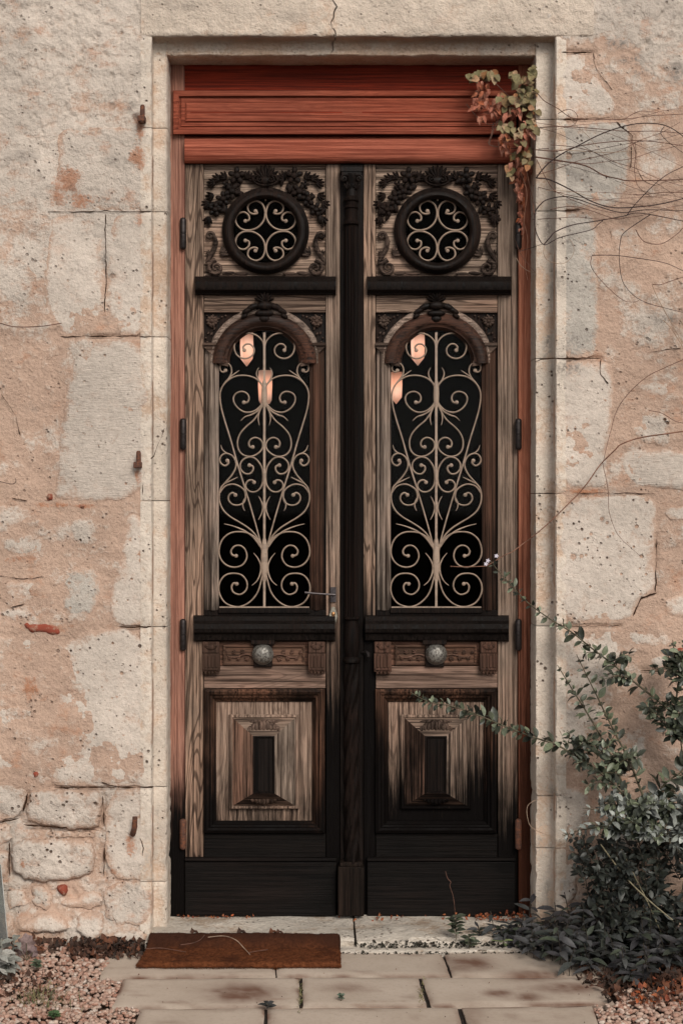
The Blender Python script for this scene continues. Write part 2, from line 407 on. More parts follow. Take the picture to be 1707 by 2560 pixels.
def wall_tone(px, py):
    n = fbm(px/110, py/90, 5, 51, 0.6); n2 = fbm(px/30, py/22, 4, 61)
    left = 0.12+0.75*sstep(900, 420, py)-0.0*px
    left = left+0.25*np.exp(-((py-700)/260)**2)*sstep(60, 250, px)
    left = left+0.35*sstep(1900, 2150, py)
    right = 0.05+0.85*np.exp(-(((px-1640)/130)**2+((py-130)/120)**2))+0.75*sstep(90, 20, py)
    right = right+0.5*np.exp(-(((px-1650)/80)**2+((py-800)/70)**2))
    top = 0.85*sstep(140, 70, py)
    base = np.where(px < 800, left, right); base = np.maximum(base, top*0.95)
    return np.clip(base+0.55*n+0.30*n2, 0, 1)
def build_mortar():
    x0, x1, zt = X(OPX0), X(OPX1), Z(OPY)
    st = 0.0052
    xl = np.concatenate([np.linspace(-3.0, -1.16, 60)[:-1], np.linspace(-1.16, x0, int((x0+1.16)/st))])
    xm = np.linspace(x0, x1, int((x1-x0)/st))[1:-1]
    xr = np.concatenate([np.linspace(x1, 1.26, int((1.26-x1)/st)), np.linspace(1.26, 3.0, 60)[1:]])
    zb = np.linspace(-0.06, zt, int((zt+0.06)/st)); zu = np.concatenate([np.linspace(zt, 3.25, int((3.25-zt)/st)), np.linspace(3.25, 4.2, 30)[1:]])
    mb = MB(); tones = []
    def patch(xs, zs):
        gx, gz = np.meshgrid(xs, zs); h, px, py = wall_relief(gx, gz)
        y = -h
        for s in GROOVES:
            d = segdist(px, py, s); y = y+.35*s[5]*np.exp(-(d/(s[4]+2.0))**2)
        # mortar is set back between the bare rubble at the foot of the left wall
        y = y+0.006*sstep(1950, 2000, py)*sstep(400, 370, px)
        fr = sstep(2230, 2345, py)  # wall foot swells out
        y = y-0.035*fr*(0.6+0.5*fbm(gx*5, gz*2, 2, 91))
        # stay true round the opening
        ex = np.maximum(np.maximum(OPX0-px, px-OPX1), OPY-py); dm = sstep(0, 14, ex)
        y = y*dm+0.006*(1-dm)
        nx = len(xs); nz = len(zs)
        mb.add(np.stack([gx, y, gz], -1).reshape(-1, 3).tolist(), [(j*nx+i, j*nx+i+1, (j+1)*nx+i+1, (j+1)*nx+i) for j in range(nz-1) for i in range(nx-1)],
               wall_tone(px, py).reshape(-1).tolist())
    patch(xl, zb); patch(xr, zb); patch(np.concatenate([xl, xm, xr]), zu)
    o = mb.build('mortar', masonry('old_render', pits=0.55, stain=0.5, rough=1.1, lichen=0.35), WALL, smooth=80, origin=(0, 0, 0))
    o['kind'] = 'stuff'
build_mortar()

def chaikin(p, n=1):
    for _ in range(n):
        q = []
        for i in range(len(p)):
            a = p[i]; b = p[(i+1) % len(p)]
            q += [(a[0]*.78+b[0]*.22, a[1]*.78+b[1]*.22), (a[0]*.22+b[0]*.78, a[1]*.22+b[1]*.78)]
        p = q
    return p
def resample(p, step):
    out = []
    for i in range(len(p)):
        a = p[i]; b = p[(i+1) % len(p)]; L = math.hypot(b[0]-a[0], b[1]-a[1]); n = max(1, int(round(L/step)))
        for j in range(n): out.append((a[0]+(b[0]-a[0])*j/n, a[1]+(b[1]-a[1])*j/n))
    return out
def stone(poly, proud=0.006, wob=3.0, step=7.5, mat=None, name='stone', rnd=4.0, rough=1.0, holes=(), tone=1.0, edgew=14.0, label=None, base=0.0, relief=1.0, straight=()):
    """a wall stone: outline in pixels, its own relief, soft broken arrises and a skirt back into the mortar"""
    if proud > .0105 and name == 'stone': wob = max(wob, 5.5)
    seed = int(abs(poly[0][0])*7+abs(poly[0][1])*13) % 9973
    p = chaikin(poly, 1 if proud > .0105 else 2); p = resample(p, step)
    a = np.array(p)
    dx = wob*fbm(a[:, 0]/16+seed, a[:, 1]/16, 4, 3, 0.6)*1.6; dy = wob*fbm(a[:, 0]/16, a[:, 1]/16+seed, 4, 5, 0.6)*1.6
    for (axis, lo, hi) in straight:      # sides that stay dressed: axis 0 -> x in [lo,hi]
        m = (a[:, axis] >= lo) & (a[:, axis] <= hi); dx[m] *= 0.15; dy[m] *= 0.15
    a = a+np.stack([dx, dy], 1)
    rh = random.Random(seed); bw, bh = a[:, 0].max()-a[:, 0].min(), a[:, 1].max()-a[:, 1].min(); holes = list(holes)
    if name == 'stone' and proud > .0045:
        for _ in range(int(min(26, bw*bh/4200*(1.6 if mat in (MM['P'], MM['P2']) else .8)))):
            hx, hy = a[:, 0].min()+bw*rh.uniform(.1, .9), a[:, 1].min()+bh*rh.uniform(.08, .92)
            holes.append((hx, hy, rh.choice((1.2, 1.5, 1.9, 2.4, 3.4))))
    mn = a.min(0); mx = a.max(0)
    gx, gy = np.meshgrid(np.arange(mn[0]+step*.6, mx[0], step), np.arange(mn[1]+step*.6, mx[1], step))
    q = np.stack([gx.ravel(), gy.ravel()], 1)
    q = q+np.stack([_hash(np.arange(len(q)), np.full(len(q), 3), seed), _hash(np.arange(len(q)), np.full(len(q), 7), seed)], 1)*step*.4-step*.2
    # inside test and edge distance
    def inside(q):
        c = np.zeros(len(q), bool); n = len(a)
        for i in range(n):
            x1, y1 = a[i]; x2, y2 = a[(i+1) % n]
            if y1 == y2: continue
            m = ((y1 > q[:, 1]) != (y2 > q[:, 1])) & (q[:, 0] < (x2-x1)*(q[:, 1]-y1)/(y2-y1)+x1); c ^= m
        return c
    def edist(q):
        d = np.full(len(q), 1e9); n = len(a)
        for i in range(n): d = np.minimum(d, segdist(q[:, 0], q[:, 1], (a[i][0], a[i][1], a[(i+1) % n][0], a[(i+1) % n][1]+1e-6)))
        return d
    ex = []
    for hx, hy, hr in holes:
        for rr in (0.35, 0.7, 0.95, 1.15):
            for k in range(8): ex.append((hx+hr*rr*math.cos(k*.785+rr), hy+hr*rr*math.sin(k*.785+rr)))
        q = q[np.hypot(q[:, 0]-hx, q[:, 1]-hy) > hr*1.35]
    if ex: q = np.concatenate([q, np.array(ex)])
    if len(q):
        q = q[inside(q)]
        if len(q): q = q[edist(q) > step*0.45]
    pts = np.concatenate([a, q]) if len(q) else a
    n = len(a)
    vs, es, fs, *_ = geometry.delaunay_2d_cdt([Vector(v) for v in pts.tolist()], [], [list(range(n))], 1, 1e-4)
    V = np.array([(v.x, v.y) for v in vs]); d = edist(V) if len(V) else np.zeros(0)
    wx = X(V[:, 0]); wz = Z(V[:, 1])
    if proud > .0105 and name == 'stone': relief = relief*2.6; h0 = proud; proud = proud*.62
    h = (proud*.55 if proud < .01 else proud)*(1-np.exp(-d/rnd))+relief*(0.0035*fbm(wx*7+seed, wz*7, 3, 41)+0.0022*rough*fbm(wx*30, wz*30+seed, 4, 43, 0.6)+0.0009*rough*fbm(wx*110, wz*110, 2, 47))*np.minimum(1, d/8+.2)
    for hx, hy, hr in holes:
        dd = np.hypot(V[:, 0]-hx, V[:, 1]-hy); h = h-hr*S*3.0*sstep(hr*1.05, hr*0.6, dd)
    # follow the wall foot swelling
    sw = 0.035*sstep(2230, 2345, V[:, 1])*(0.6+0.5*fbm(wx*5, wz*2, 2, 91))
    y = -(base+h+sw)
    tn = np.clip(tone*(1-0.75*np.exp(-d/edgew)), 0, 1)
    b = {}
    verts = np.stack([wx, y, wz], 1).tolist(); fcs = [tuple(f) for f in fs]; tn = tn.tolist()
    ec = {}
    for f in fcs:
        for i in range(len(f)):
            e = (f[i], f[(i+1) % len(f)]); ec[e] = ec.get(e, 0)+1
    bd = [e for e in ec if (e[1], e[0]) not in ec]
    idx = {}
    for e in bd:
        for v in e:
            if v not in idx:
                idx[v] = len(verts); verts.append([verts[v][0], verts[v][1]+0.045, verts[v][2]]); tn.append(0.0)
    for e in bd: fcs.append((e[1], e[0], idx[e[0]], idx[e[1]]))
    mb = MB(); mb.add(verts, fcs, tn)
    return mb.build(name, mat or M_STONE, WALL, smooth=50, label=label)
M_STONE = masonry('limestone_smooth', pits=0.55, stain=0.22, rough=0.75, lichen=0.25)
M_STONE2 = masonry('limestone_tooled', pits=0.3, tool=.45, stain=0.12, rough=0.6, lichen=0.1)
M_STONE3 = masonry('limestone_pitted', pits=1.0, stain=0.55, rough=1.2, lichen=0.3)
M_STONEG = masonry('limestone_lichened', pits=0.8, stain=0.1, rough=1.0, lichen=0.85, grey=(0.47, 0.425, 0.375))
MM = {'T': M_STONE2, 'P': M_STONE3, 'G': M_STONEG, 'R': masonry('limestone_rendered', pits=0.5, stain=0.5, rough=1.3, lichen=0.3),
      'P2': masonry('limestone_dressed_pitted', pits=0.9, stain=0.15, rough=0.7, lichen=0.1)}
M_BRICK = plain('red_brick', (0.24, 0.060, 0.038), 0.95, 0, 0.4, 50, 1.0, 0.1, col2=(0.30, 0.17, 0.12))
M_DARKSTONE = masonry('dark_fieldstone', grey=(0.2, 0.16, 0.13), pits=0.3)
L = [
 # left side
 ([(140,325),(250,318),(381,322),(381,524),(250,527),(138,522),(132,470),(150,400)], dict(proud=.004, mat='R', holes=())),
 ([(122,536),(262,533),(264,700),(262,836),(120,838),(112,700),(125,600)], dict(proud=.005)),
 ([(268,533),(381,532),(381,836),(266,838)], dict(proud=.006, holes=((272,650,5),(282,690,6)))),
 ([(213,847),(381,846),(381,1180),(362,1220),(325,1240),(290,1253),(140,1250),(135,1225),(150,1180),(152,1090),(160,1050),(156,1010),(180,955),(178,885)], dict(proud=.007, mat='T')),
 ([(176,1300),(215,1290),(250,1305),(258,1340),(235,1368),(185,1355)], dict(proud=.005, mat='P')),
 ([(318,1290),(345,1283),(375,1318),(381,1330),(381,1562),(300,1563),(278,1540),(275,1480),(290,1450),(300,1400),(315,1340)], dict(proud=.006)),
 ([(155,1430),(190,1417),(235,1420),(252,1445),(250,1500),(238,1535),(190,1545),(150,1525),(160,1480)], dict(proud=.007, mat='G', wob=5, holes=((174,1457,4),))),
 ([(8,1460),(40,1450),(110,1455),(130,1475),(125,1500),(15,1503)], dict(proud=.006)),
 ([(15,1605),(70,1592),(110,1598),(120,1635),(20,1640)], dict(proud=.004)),
 ([(10,1345),(60,1335),(115,1350),(112,1385),(60,1392),(14,1380)], dict(proud=.005, mat='P')),
 ([(0,1535),(30,1520),(75,1527),(70,1540),(20,1548)], dict(proud=.004)),
 ([(190,1572),(381,1572),(381,1964),(300,1963),(230,1967),(135,1962),(130,1940),(140,1850),(132,1800),(150,1775),(140,1740),(165,1715),(160,1680),(165,1660),(158,1615)], dict(proud=.007, mat='P2', holes=((305,1683,5),(196,1680,4),(157,1815,5)))),
 ([(-20,1770),(50,1760),(85,1775),(90,1810),(-10,1818)], dict(proud=.007, mat='P')),
 ([(40,1830),(70,1820),(120,1832),(125,1850),(100,1865),(40,1858)], dict(proud=.005)),
 ([(-20,1880),(60,1875),(75,1895),(70,1920),(-10,1932)], dict(proud=.007)),
 ([(45,1940),(65,1925),(85,1935),(80,1950),(60,1957)], dict(proud=.012, mat='D')),
 ([(96,1935),(118,1928),(132,1945),(125,1962),(95,1962)], dict(proud=.008)),
 ([(-30,1957),(60,1960),(70,1980),(60,2020),(45,2040),(-20,2053)], dict(proud=.016, mat='P')),
 ([(78,1973),(230,1972),(255,1985),(255,2060),(245,2068),(215,2074),(150,2070),(72,2055),(67,2030),(75,2000)], dict(proud=.020, mat='P', holes=((160,2012,5),(240,2008,6),(205,1985,4),(248,2040,4)))),
 ([(265,1976),(381,1974),(381,2196),(265,2195)], dict(proud=.012, holes=((333,1986,4),))),
 ([(40,2110),(60,2098),(225,2097),(240,2120),(235,2190),(110,2206),(50,2193),(30,2170),(30,2130)], dict(proud=.024, wob=5, mat='P')),
 ([(-20,2070),(24,2060),(30,2100),(-10,2116)], dict(proud=.016)),
 ([(-20,2124),(19,2126),(20,2190),(-20,2195)], dict(proud=.016)),
 ([(120,2078),(235,2080),(240,2092),(150,2094),(118,2090)], dict(proud=.010, mat='P')),
 ([(15,2218),(60,2225),(70,2260),(20,2272)], dict(proud=.014)),
 ([(80,2217),(110,2215),(135,2250),(125,2270),(85,2265)], dict(proud=.016, mat='G')),
 ([(155,2255),(240,2225),(258,2240),(255,2265),(200,2270),(160,2262)], dict(proud=.016)),
 ([(45,2305),(90,2287),(130,2276),(165,2295),(185,2322),(50,2328)], dict(proud=.022, wob=5)),
 ([(190,2280),(258,2274),(263,2320),(240,2345),(200,2335)], dict(proud=.018, wob=5)),
 ([(262,2206),(381,2205),(381,2312),(266,2302)], dict(proud=.016, wob=5, mat='P', holes=((280,2183,6),(348,2208,6)))),
 ([(268,2324),(376,2318),(378,2352),(340,2362),(275,2347)], dict(proud=.026, wob=5)),
 ([(-20,878),(45,880),(32,900),(-10,905)], dict(proud=.004)),
 ([(100,925),(118,930),(122,970),(105,975)], dict(proud=.003)),
 ([(-20,640),(60,650),(100,700),(70,760),(-10,770)], dict(proud=.003, mat='R')),
 ([(-20,1260),(60,1265),(90,1290),(40,1315),(-10,1310)], dict(proud=.004)),
 ([(10,1690),(60,1680),(90,1700),(70,1735),(15,1740)], dict(proud=.003, mat='P')),
 # right side
 ([(1387,134),(1470,134),(1480,180),(1520,220),(1540,270),(1525,295),(1440,296),(1387,294)], dict(proud=.005)),
 ([(1387,302),(1430,305),(1560,305),(1575,330),(1572,440),(1560,480),(1540,520),(1460,522),(1387,521)], dict(proud=.006, mat='G', holes=((1420,390,9),))),
 ([(1387,532),(1480,531),(1495,600),(1490,700),(1500,800),(1496,870),(1480,893),(1387,892)], dict(proud=.006, mat='G')),
 ([(1387,901),(1510,903),(1532,920),(1532,990),(1528,1060),(1520,1120),(1515,1210),(1500,1218),(1387,1217)], dict(proud=.007, holes=((1402,1166,9),))),
 ([(1387,1268),(1430,1245),(1500,1238),(1636,1235),(1640,1300),(1636,1370),(1640,1478),(1620,1486),(1598,1494),(1585,1540),(1560,1555),(1387,1560)], dict(proud=.009, mat='P2', holes=((1432,1391,7),(1452,1390,5),(1615,1248,6),(1503,1297,5),(1516,1307,4),(1590,1316,5),(1602,1391,5),(1476,1335,4)))),
 ([(1387,1571),(1540,1569),(1558,1580),(1555,1650),(1530,1700),(1530,1760),(1480,1830),(1440,1900),(1387,1940)], dict(proud=.005, mat='P2', tone=.75)),
 ([(1567,1580),(1600,1576),(1680,1585),(1675,1615),(1570,1617)], dict(proud=.006)),
 ([(1625,1640),(1660,1632),(1672,1645),(1650,1680),(1625,1665)], dict(proud=.005)),
 ([(1585,1785),(1610,1780),(1630,1795),(1610,1812)], dict(proud=.005)),
 ([(1590,1840),(1615,1838),(1618,1880),(1600,1905),(1570,1888)], dict(proud=.007)),
 ([(1582,957),(1640,950),(1672,955),(1672,990),(1640,993),(1615,988)], dict(proud=.006)),
 ([(1565,1060),(1620,1027),(1660,1035),(1672,1050),(1675,1115),(1650,1115),(1590,1100)], dict(proud=.006, mat='P')),
 ([(1547,1130),(1560,1120),(1760,1128),(1760,1228),(1670,1222),(1580,1215),(1550,1170)], dict(proud=.008, mat='T')),
 ([(1672,855),(1740,848),(1740,890),(1690,870)], dict(proud=.005)),
 ([(1660,1270),(1740,1265),(1740,1300),(1665,1296)], dict(proud=.004)),
 ([(1655,1500),(1730,1470),(1740,1540),(1670,1545)], dict(proud=.005)),
 ([(1387,1965),(1470,1975),(1480,2040),(1440,2090),(1387,2080)], dict(proud=.012, wob=5)),
 ([(1387,2098),(1450,2106),(1440,2250),(1387,2268)], dict(proud=.014, mat='P', wob=5)),
 ([(1387,2285),(1520,2280),(1560,2345),(1387,2350)], dict(proud=.02, wob=5)),
 ([(1640,1950),(1740,1930),(1740,1990),(1650,1985)], dict(proud=.008)),
 ([(1520,2060),(1600,2050),(1620,2110),(1530,2130)], dict(proud=.008)),
 ([(1590,300),(1680,320),(1700,420),(1640,470),(1590,440)], dict(proud=.003, tone=.6)),
 ([(1520,560),(1600,570),(1610,640),(1540,660)], dict(proud=.003, tone=.5)),
 # stones beyond the picture edges
 ([(-260,1300),(-60,1290),(-50,1420),(-250,1430)], dict(proud=.006)), ([(-330,1900),(-60,1905),(-55,2040),(-320,2030)], dict(proud=.014, mat='P')),
 ([(-300,2090),(-50,2080),(-45,2230),(-290,2220)], dict(proud=.016)), ([(1780,400),(1990,410),(1980,560),(1790,550)], dict(proud=.005)),
 ([(1800,1340),(2010,1350),(2000,1500),(1790,1490)], dict(proud=.006)), ([(1790,1800),(2050,1790),(2040,1950),(1800,1960)], dict(proud=.006)),
]
MM['D'] = M_DARKSTONE
for poly, kw in L:
    kw = dict(kw); m = kw.pop('mat', None)
    kw.setdefault('straight', ((0, 376, 384), (0, 1384, 1390)))
    stone(poly, mat=MM[m] if m else M_STONE, **kw)
for poly in ([(58,1556),(100,1558),(148,1560),(154,1584),(140,1588),(66,1580)], [(137,2215),(168,2212),(168,2236),(158,2240)], [(115,1238),(130,1232),(131,1250),(118,1254)],
             [(85,1930),(104,1922),(98,1942),(86,1946)], [(1688,1622),(1720,1618),(1722,1636),(1692,1634)], [(198,1264),(212,1264),(210,1274),(200,1273)]):
    stone(poly, proud=.015, wob=3.2, step=5, mat=M_BRICK, name='brick', rnd=3, tone=1)
# dirt-filled cracks and open joints
M_CRACK = plain('crack_dirt', (0.05, 0.026, 0.016), 1.0, 0, .5, 120, 0, .0)
def crack(pts, w_=1.3, seed=0, y=-.0055):
    c = []
    for (a, b) in zip(pts[:-1], pts[1:]):
        n = max(2, int(math.hypot(b[0]-a[0], b[1]-a[1])/6))
        c += [(a[0]+(b[0]-a[0])*i/n, a[1]+(b[1]-a[1])*i/n) for i in range(n)]
    c.append(pts[-1]); q = []; rr_ = []
    for i, (a, b) in enumerate(c):
        n1 = float(fbm(a/14+seed, b/14, 3, 201)); n2 = float(fbm(a/14, b/14+seed, 3, 203)); n3 = float(fbm(a/20+seed, b/20, 3, 207))
        q.append(P(a+2.2*n1, b+2.2*n2, y+.0025*n3)); rr_.append(w_*S*max(.25, .9+1.3*n3)*(0.4 if i in (0, len(c)-1) else 1))
    mb = MB(); mb.tube(q, rr_, 5); mb.build('crack', M_CRACK, WALL, smooth=60)
for k, g_ in enumerate(GROOVES):
    if k != 11: crack([(g_[0], g_[1]), (g_[2], g_[3])], 1.5 if g_[4] > 3 else 1.0, k)
for k, pts in enumerate(([(371,1152),(386,1140),(392,1118),(402,1098),(412,1070)], [(362,1178),(358,1205),(357,1238)], [(265,535),(264,600),(266,700),(262,780)], [(120,528),(200,530),(262,528),(380,529)], [(152,842),(215,840)],
        [(352,2095),(360,2120),(356,2140)], [(255,1955),(300,1970)], [(1387,896),(1350,899),(1336,905)], [(1500,897),(1500,935),(1520,960)], [(1387,1232),(1345,1233)], [(1440,1234),(1500,1232),(1640,1234)],
        [(1540,305),(1580,340),(1575,420)], [(1620,880),(1700,870)], [(1480,130),(1490,175),(1530,225)], [(1640,1480),(1600,1496),(1583,1540)], [(0,1440),(60,1448),(110,1442)], [(20,1520),(60,1512)], [(5,985),(40,1040),(52,1090)], [(30,1245),(70,1252)], [(1387,1812),(1400,1830),(1408,1850)])):
    crack(pts, 1.0 if k not in (6,) else 1.6, 40+k)
# lintel: two dressed blocks with the crack between them, rebated underneath
def lin_edge(seed, x): return x
def lintel(x0, x1, crackside, M):
    """cross-section swept along x: outer face, rebate, soffit"""
    xs = np.arange(x0, x1+.1, 8.0); xs[-1] = x1
    prof = []
    # (py at wall plane scale, depth) following the profile from the top of the face down and in
    zf = Z(OPY); z1 = Z(104, .065); z2 = Z(139, .065)
    P0 = [(Z(-60), .02), (Z(-50), -.002), (Z(-25), -.006), (Z(0), -.007), (Z(18), -.007), (Z(32), -.007), (Z(45), -.007), (Z(58), -.007), (Z(70), -.007), (Z(79), -.007), (Z(86), -.007), (zf+.003, -.005), (zf, -.001), (zf, .02), (Z(OPY), .045), (Z(OPY)-.004, .062),
          (Z(112, .065), .066), (Z(125, .065), .066), (z2+.004, .064), (z2, .070), (z2, .12), (z2, .20), (z2, .30), (Z(-60), .30)]
    Lp = []
    for i, x in enumerate(xs):
        ring = []
        for j, (z, y) in enumerate(P0):
            nx = 0.0022*fbm(X(x)*18, z*30+j, 4, 63, .6) if y < .25 else 0
            nz_ = (0.0028*fbm(X(x)*14+j*.0, 3.3+j*.05, 4, 65, .65)) if j >= 11 and y < .25 else 0
            if j < 12: nx += 0.0055*fbm(X(x)*38, z*38, 4, 67, .6)
            xo = x
            if crackside and ((crackside > 0 and i == len(xs)-1) or (crackside < 0 and i == 0)):
                xo = 834+6*math.sin(z*60)+3*math.sin(z*141)+(-1.6 if crackside > 0 else 1.6)+(-6 if j > 14 else 0)
            ring.append((X(xo, max(0, min(y, .065))), y+nx, z+nz_))
        Lp.append(ring)
    mb = MB(); mb.loops(Lp, cap0=True, cap1=True)
    mb.attr = [float(np.clip(.85+.5*fbm(v[0]*6, v[2]*6, 3, 5), 0, 1)) if v[1] < .02 else 0.45+.3*float(fbm(v[0]*9, v[2]*9, 3, 5)) for v in mb.v]
    return mb.build('lintel_stone', M, WALL, smooth=60)
M_JAMB = masonry('limestone_jamb', pits=0.8, stain=0.12, rough=0.7, lichen=0.12, grey=(0.61, 0.53, 0.45), peach=(0.54, 0.395, 0.295))
lintel(353, 834, 1, masonry('limestone_lintel', pits=0.5, stain=0.15, rough=1.3, lichen=0.2, grey=(0.63, 0.53, 0.44), peach=(0.60, 0.44, 0.33)))
lintel(834, 1482, -1, masonry('limestone_lintel', pits=0.5, stain=0.15, rough=1.3, lichen=0.2, grey=(0.63, 0.53, 0.44), peach=(0.60, 0.44, 0.33)))
# jamb stones
def jamb(side, py0, py1, foot=False):
    st = 9.0; n = max(2, int((py1-py0)/st)); Lp = []
    sg = 1 if side == 'l' else -1
    if side == 'l': prof = [(352, .03), (352, -.004), (366, -.007), (377, -.008), (379.6, -.005), (381, .002), (382.5, .055), (386, .062), (396, .064), (408, .063), (415, .060), (418, .066), (419, .10), (419, .20), (419, .30), (352, .30)]
    else: prof = [(1414, .03), (1414, -.004), (1400, -.007), (1390, -.008), (1387.6, -.005), (1386, .002), (1385, .055), (1381, .062), (1368, .064), (1350, .063), (1339, .060), (1337, .066), (1336.5, .10), (1336.5, .20), (1336.5, .30), (1414, .30)]
    for i in range(n+1):
        py = py0+1.0+(py1-py0-2.0)*i/n
        e = min(i, n-i)
        ring = []
        for j, (px, y) in enumerate(prof):
            dy = 0.0020*fbm(j*.45, py/26, 4, 71+sg, .6) if y < .25 else 0
            ero = max(0.0, float(fbm(1.7*sg, py/22, 4, 72+sg, .65)))*(1.5+(3.2 if py > 1850 else 0))
            dx = 1.2*float(fbm(j*.3, py/30, 4, 75+sg, .6)) if 4 <= j else 0
            if 10 <= j <= 13: dx += -sg*ero*1.6
            if j in (4, 5): dx += -sg*ero
            ins = 0.004 if (e == 0 and j < 12) else 0
            yy = y+dy+ins
            sw = 0.02*float(sstep(2230, 2345, py)) if y < .03 else 0
            ring.append((X(px+dx, max(0, min(y, .065))), yy-sw, Z(py, 0 if y < .03 else min(.065, y))))
        Lp.append(ring)
    mb = MB(); mb.loops(Lp, cap0=True, cap1=True)
    mb.attr = [float(np.clip(.72+.5*fbm(v[0]*12, v[2]*5, 3, 5+sg), 0, 1)) for v in mb.v]
    mb.build('jamb_stone', M_JAMB, WALL, smooth=45)
for a, b in ((91, 320), (320, 529), (529, 842), (842, 1252), (1252, 1567), (1567, 1967), (1967, 2204), (2204, 2360)): jamb('l', a, b)
for a, b in ((91, 298), (298, 527), (527, 896), (896, 1234), (1234, 1565), (1565, 1990), (1990, 2120), (2120, 2360)): jamb('r', a, b)

# dark room behind the glass
rm = MB(); x0, x1, z0, z1 = -1.6, 1.8, -0.03, 3.3
rm.add([(x0,.30,z0),(x1,.30,z0),(x1,.30,z1),(x0,.30,z1),(x0,4.2,z0),(x1,4.2,z0),(x1,4.2,z1),(x0,4.2,z1)], [(4,5,6,7),(0,3,7,4),(1,5,6,2),(3,2,6,7),(0,4,5,1)])
rm.build('interior_room', plain('dark_hall_paint', (0.020, 0.014, 0.011), 0.9, 0, .3, 3, 0), kind='structure', label='dark unlit hallway seen through the door glass', origin=(0, .3, 0))
bk = MB(); bx0, bx1, bz1 = X(352, 0)-.0, X(1414, 0), Z(60)
bk.box(-3.0, bx0, .05, .30, -.05, 4.2); bk.box(bx1, 3.0, .05, .30, -.05, 4.2); bk.box(bx0+.001, bx1-.001, .05, .30, bz1, 4.2)
bk.build('wall_core', masonry('limestone_core', useattr=False), WALL, smooth=0)

# ------------------------------------------------------------------ door frame (fixed oak frame and transom)
RED = (0.37, 0.110, 0.066); REDD = (0.11, 0.024, 0.014)
M_RED = wood('red_oak_varnished', RED, REDD, 'x', None, gloss=.6, rings=.25, streak=.5, seed=2.0, red=.3)
M_REDDARK = wood('deep_red_oak', (0.24, 0.036, 0.018), (0.07, 0.012, 0.007), 'x', None, gloss=.5, rings=.2, streak=.4, seed=5.0)
M_POSTL = wood('worn_red_oak_post', (0.42, 0.225, 0.165), (0.13, 0.055, 0.04), 'z', 1960, .10, gloss=.6, rings=.3, streak=.3, seed=3.0)
M_POSTR = wood('orange_oak_post', (0.48, 0.20, 0.125), (0.20, 0.065, 0.038), 'z', 1640, .40, gloss=.6, rings=.25, streak=.25, seed=6.0, stain=(0.045, 0.016, 0.009))
FR = empty('door_frame', P(880, 2290, .2), 'reddish oak door frame with a moulded transom panel set into the stone opening', 'door frame')
def pb(name, x0, x1, y0, y1, yf, yb, mat, par, bevel=.002, label=None):
    m = MB(); m.pbox(x0, x1, y0, y1, yf, yb); return m.build(name, mat, par, label, bevel=bevel)
pb('post', 418, 461.5, 160, 2300, .190, .285, M_POSTL, FR)
pb('post', 1295.5, 1345, 160, 2300, .190, .285, M_POSTR, FR)
pb('head_board', 461, 1296, 160, 226, .196, .285, M_REDDARK, FR)
pb('back_board', 461.2, 1295.8, 326, 358, .205, .285, M_REDDARK, FR)
m = MB(); m.rectloops(433, 1290, 226, 336, [(0, .20), (0, .168), (1.5, .165), (13, .163), (15, .166), (16, .176), (19, .1765), (21, .172), (30, .172)])
fo = m.build('transom_frame', M_RED, FR, smooth=30)
m = MB(); m.rectloops(462.5, 1260.5, 255.5, 306.5, [(0, .174), (1, .171), (3, .168), (5, .166)], cap=True); m.build('transom_panel', M_RED, FR, smooth=30)
for a, b in ((476, 855), (905, 1270)):
    m = MB(); m.pbox(a, min(b, 1250), 279.5, 282.2, .1657, .17); m.build('groove_line', M_REDDARK, FR)
m = MB()
pr = [(340, .205), (346, .188), (352, .176), (362, .166), (374, .162), (386, .163), (397, .169), (404, .178), (408, .190), (409, .21)]
m.loops([[P(461.6, py, y) for py, y in pr], [P(1295.4, py, y) for py, y in pr]], closed=False)
m.build('transom_bar', wood('figured_red_oak', (0.42, 0.135, 0.085), (0.15, 0.034, 0.02), 'x', None, gloss=.5, rings=.2, streak=.45, seed=8.0), FR, smooth=60)

# ------------------------------------------------------------------ door leaves
def WD(l=(0.27, 0.205, 0.165), axis='z', fade=None, soft=.12, seed=0., rings=.5, streak=.45, wear=0., dark=(0.030, 0.018, 0.013), stain=(0.0035, 0.0026, 0.0024)):
    return wood('weathered_oak', l, dark, axis, fade, soft, gloss=.6, rings=rings, streak=streak, seed=seed, wear=wear, stain=stain)
CX = 661.0
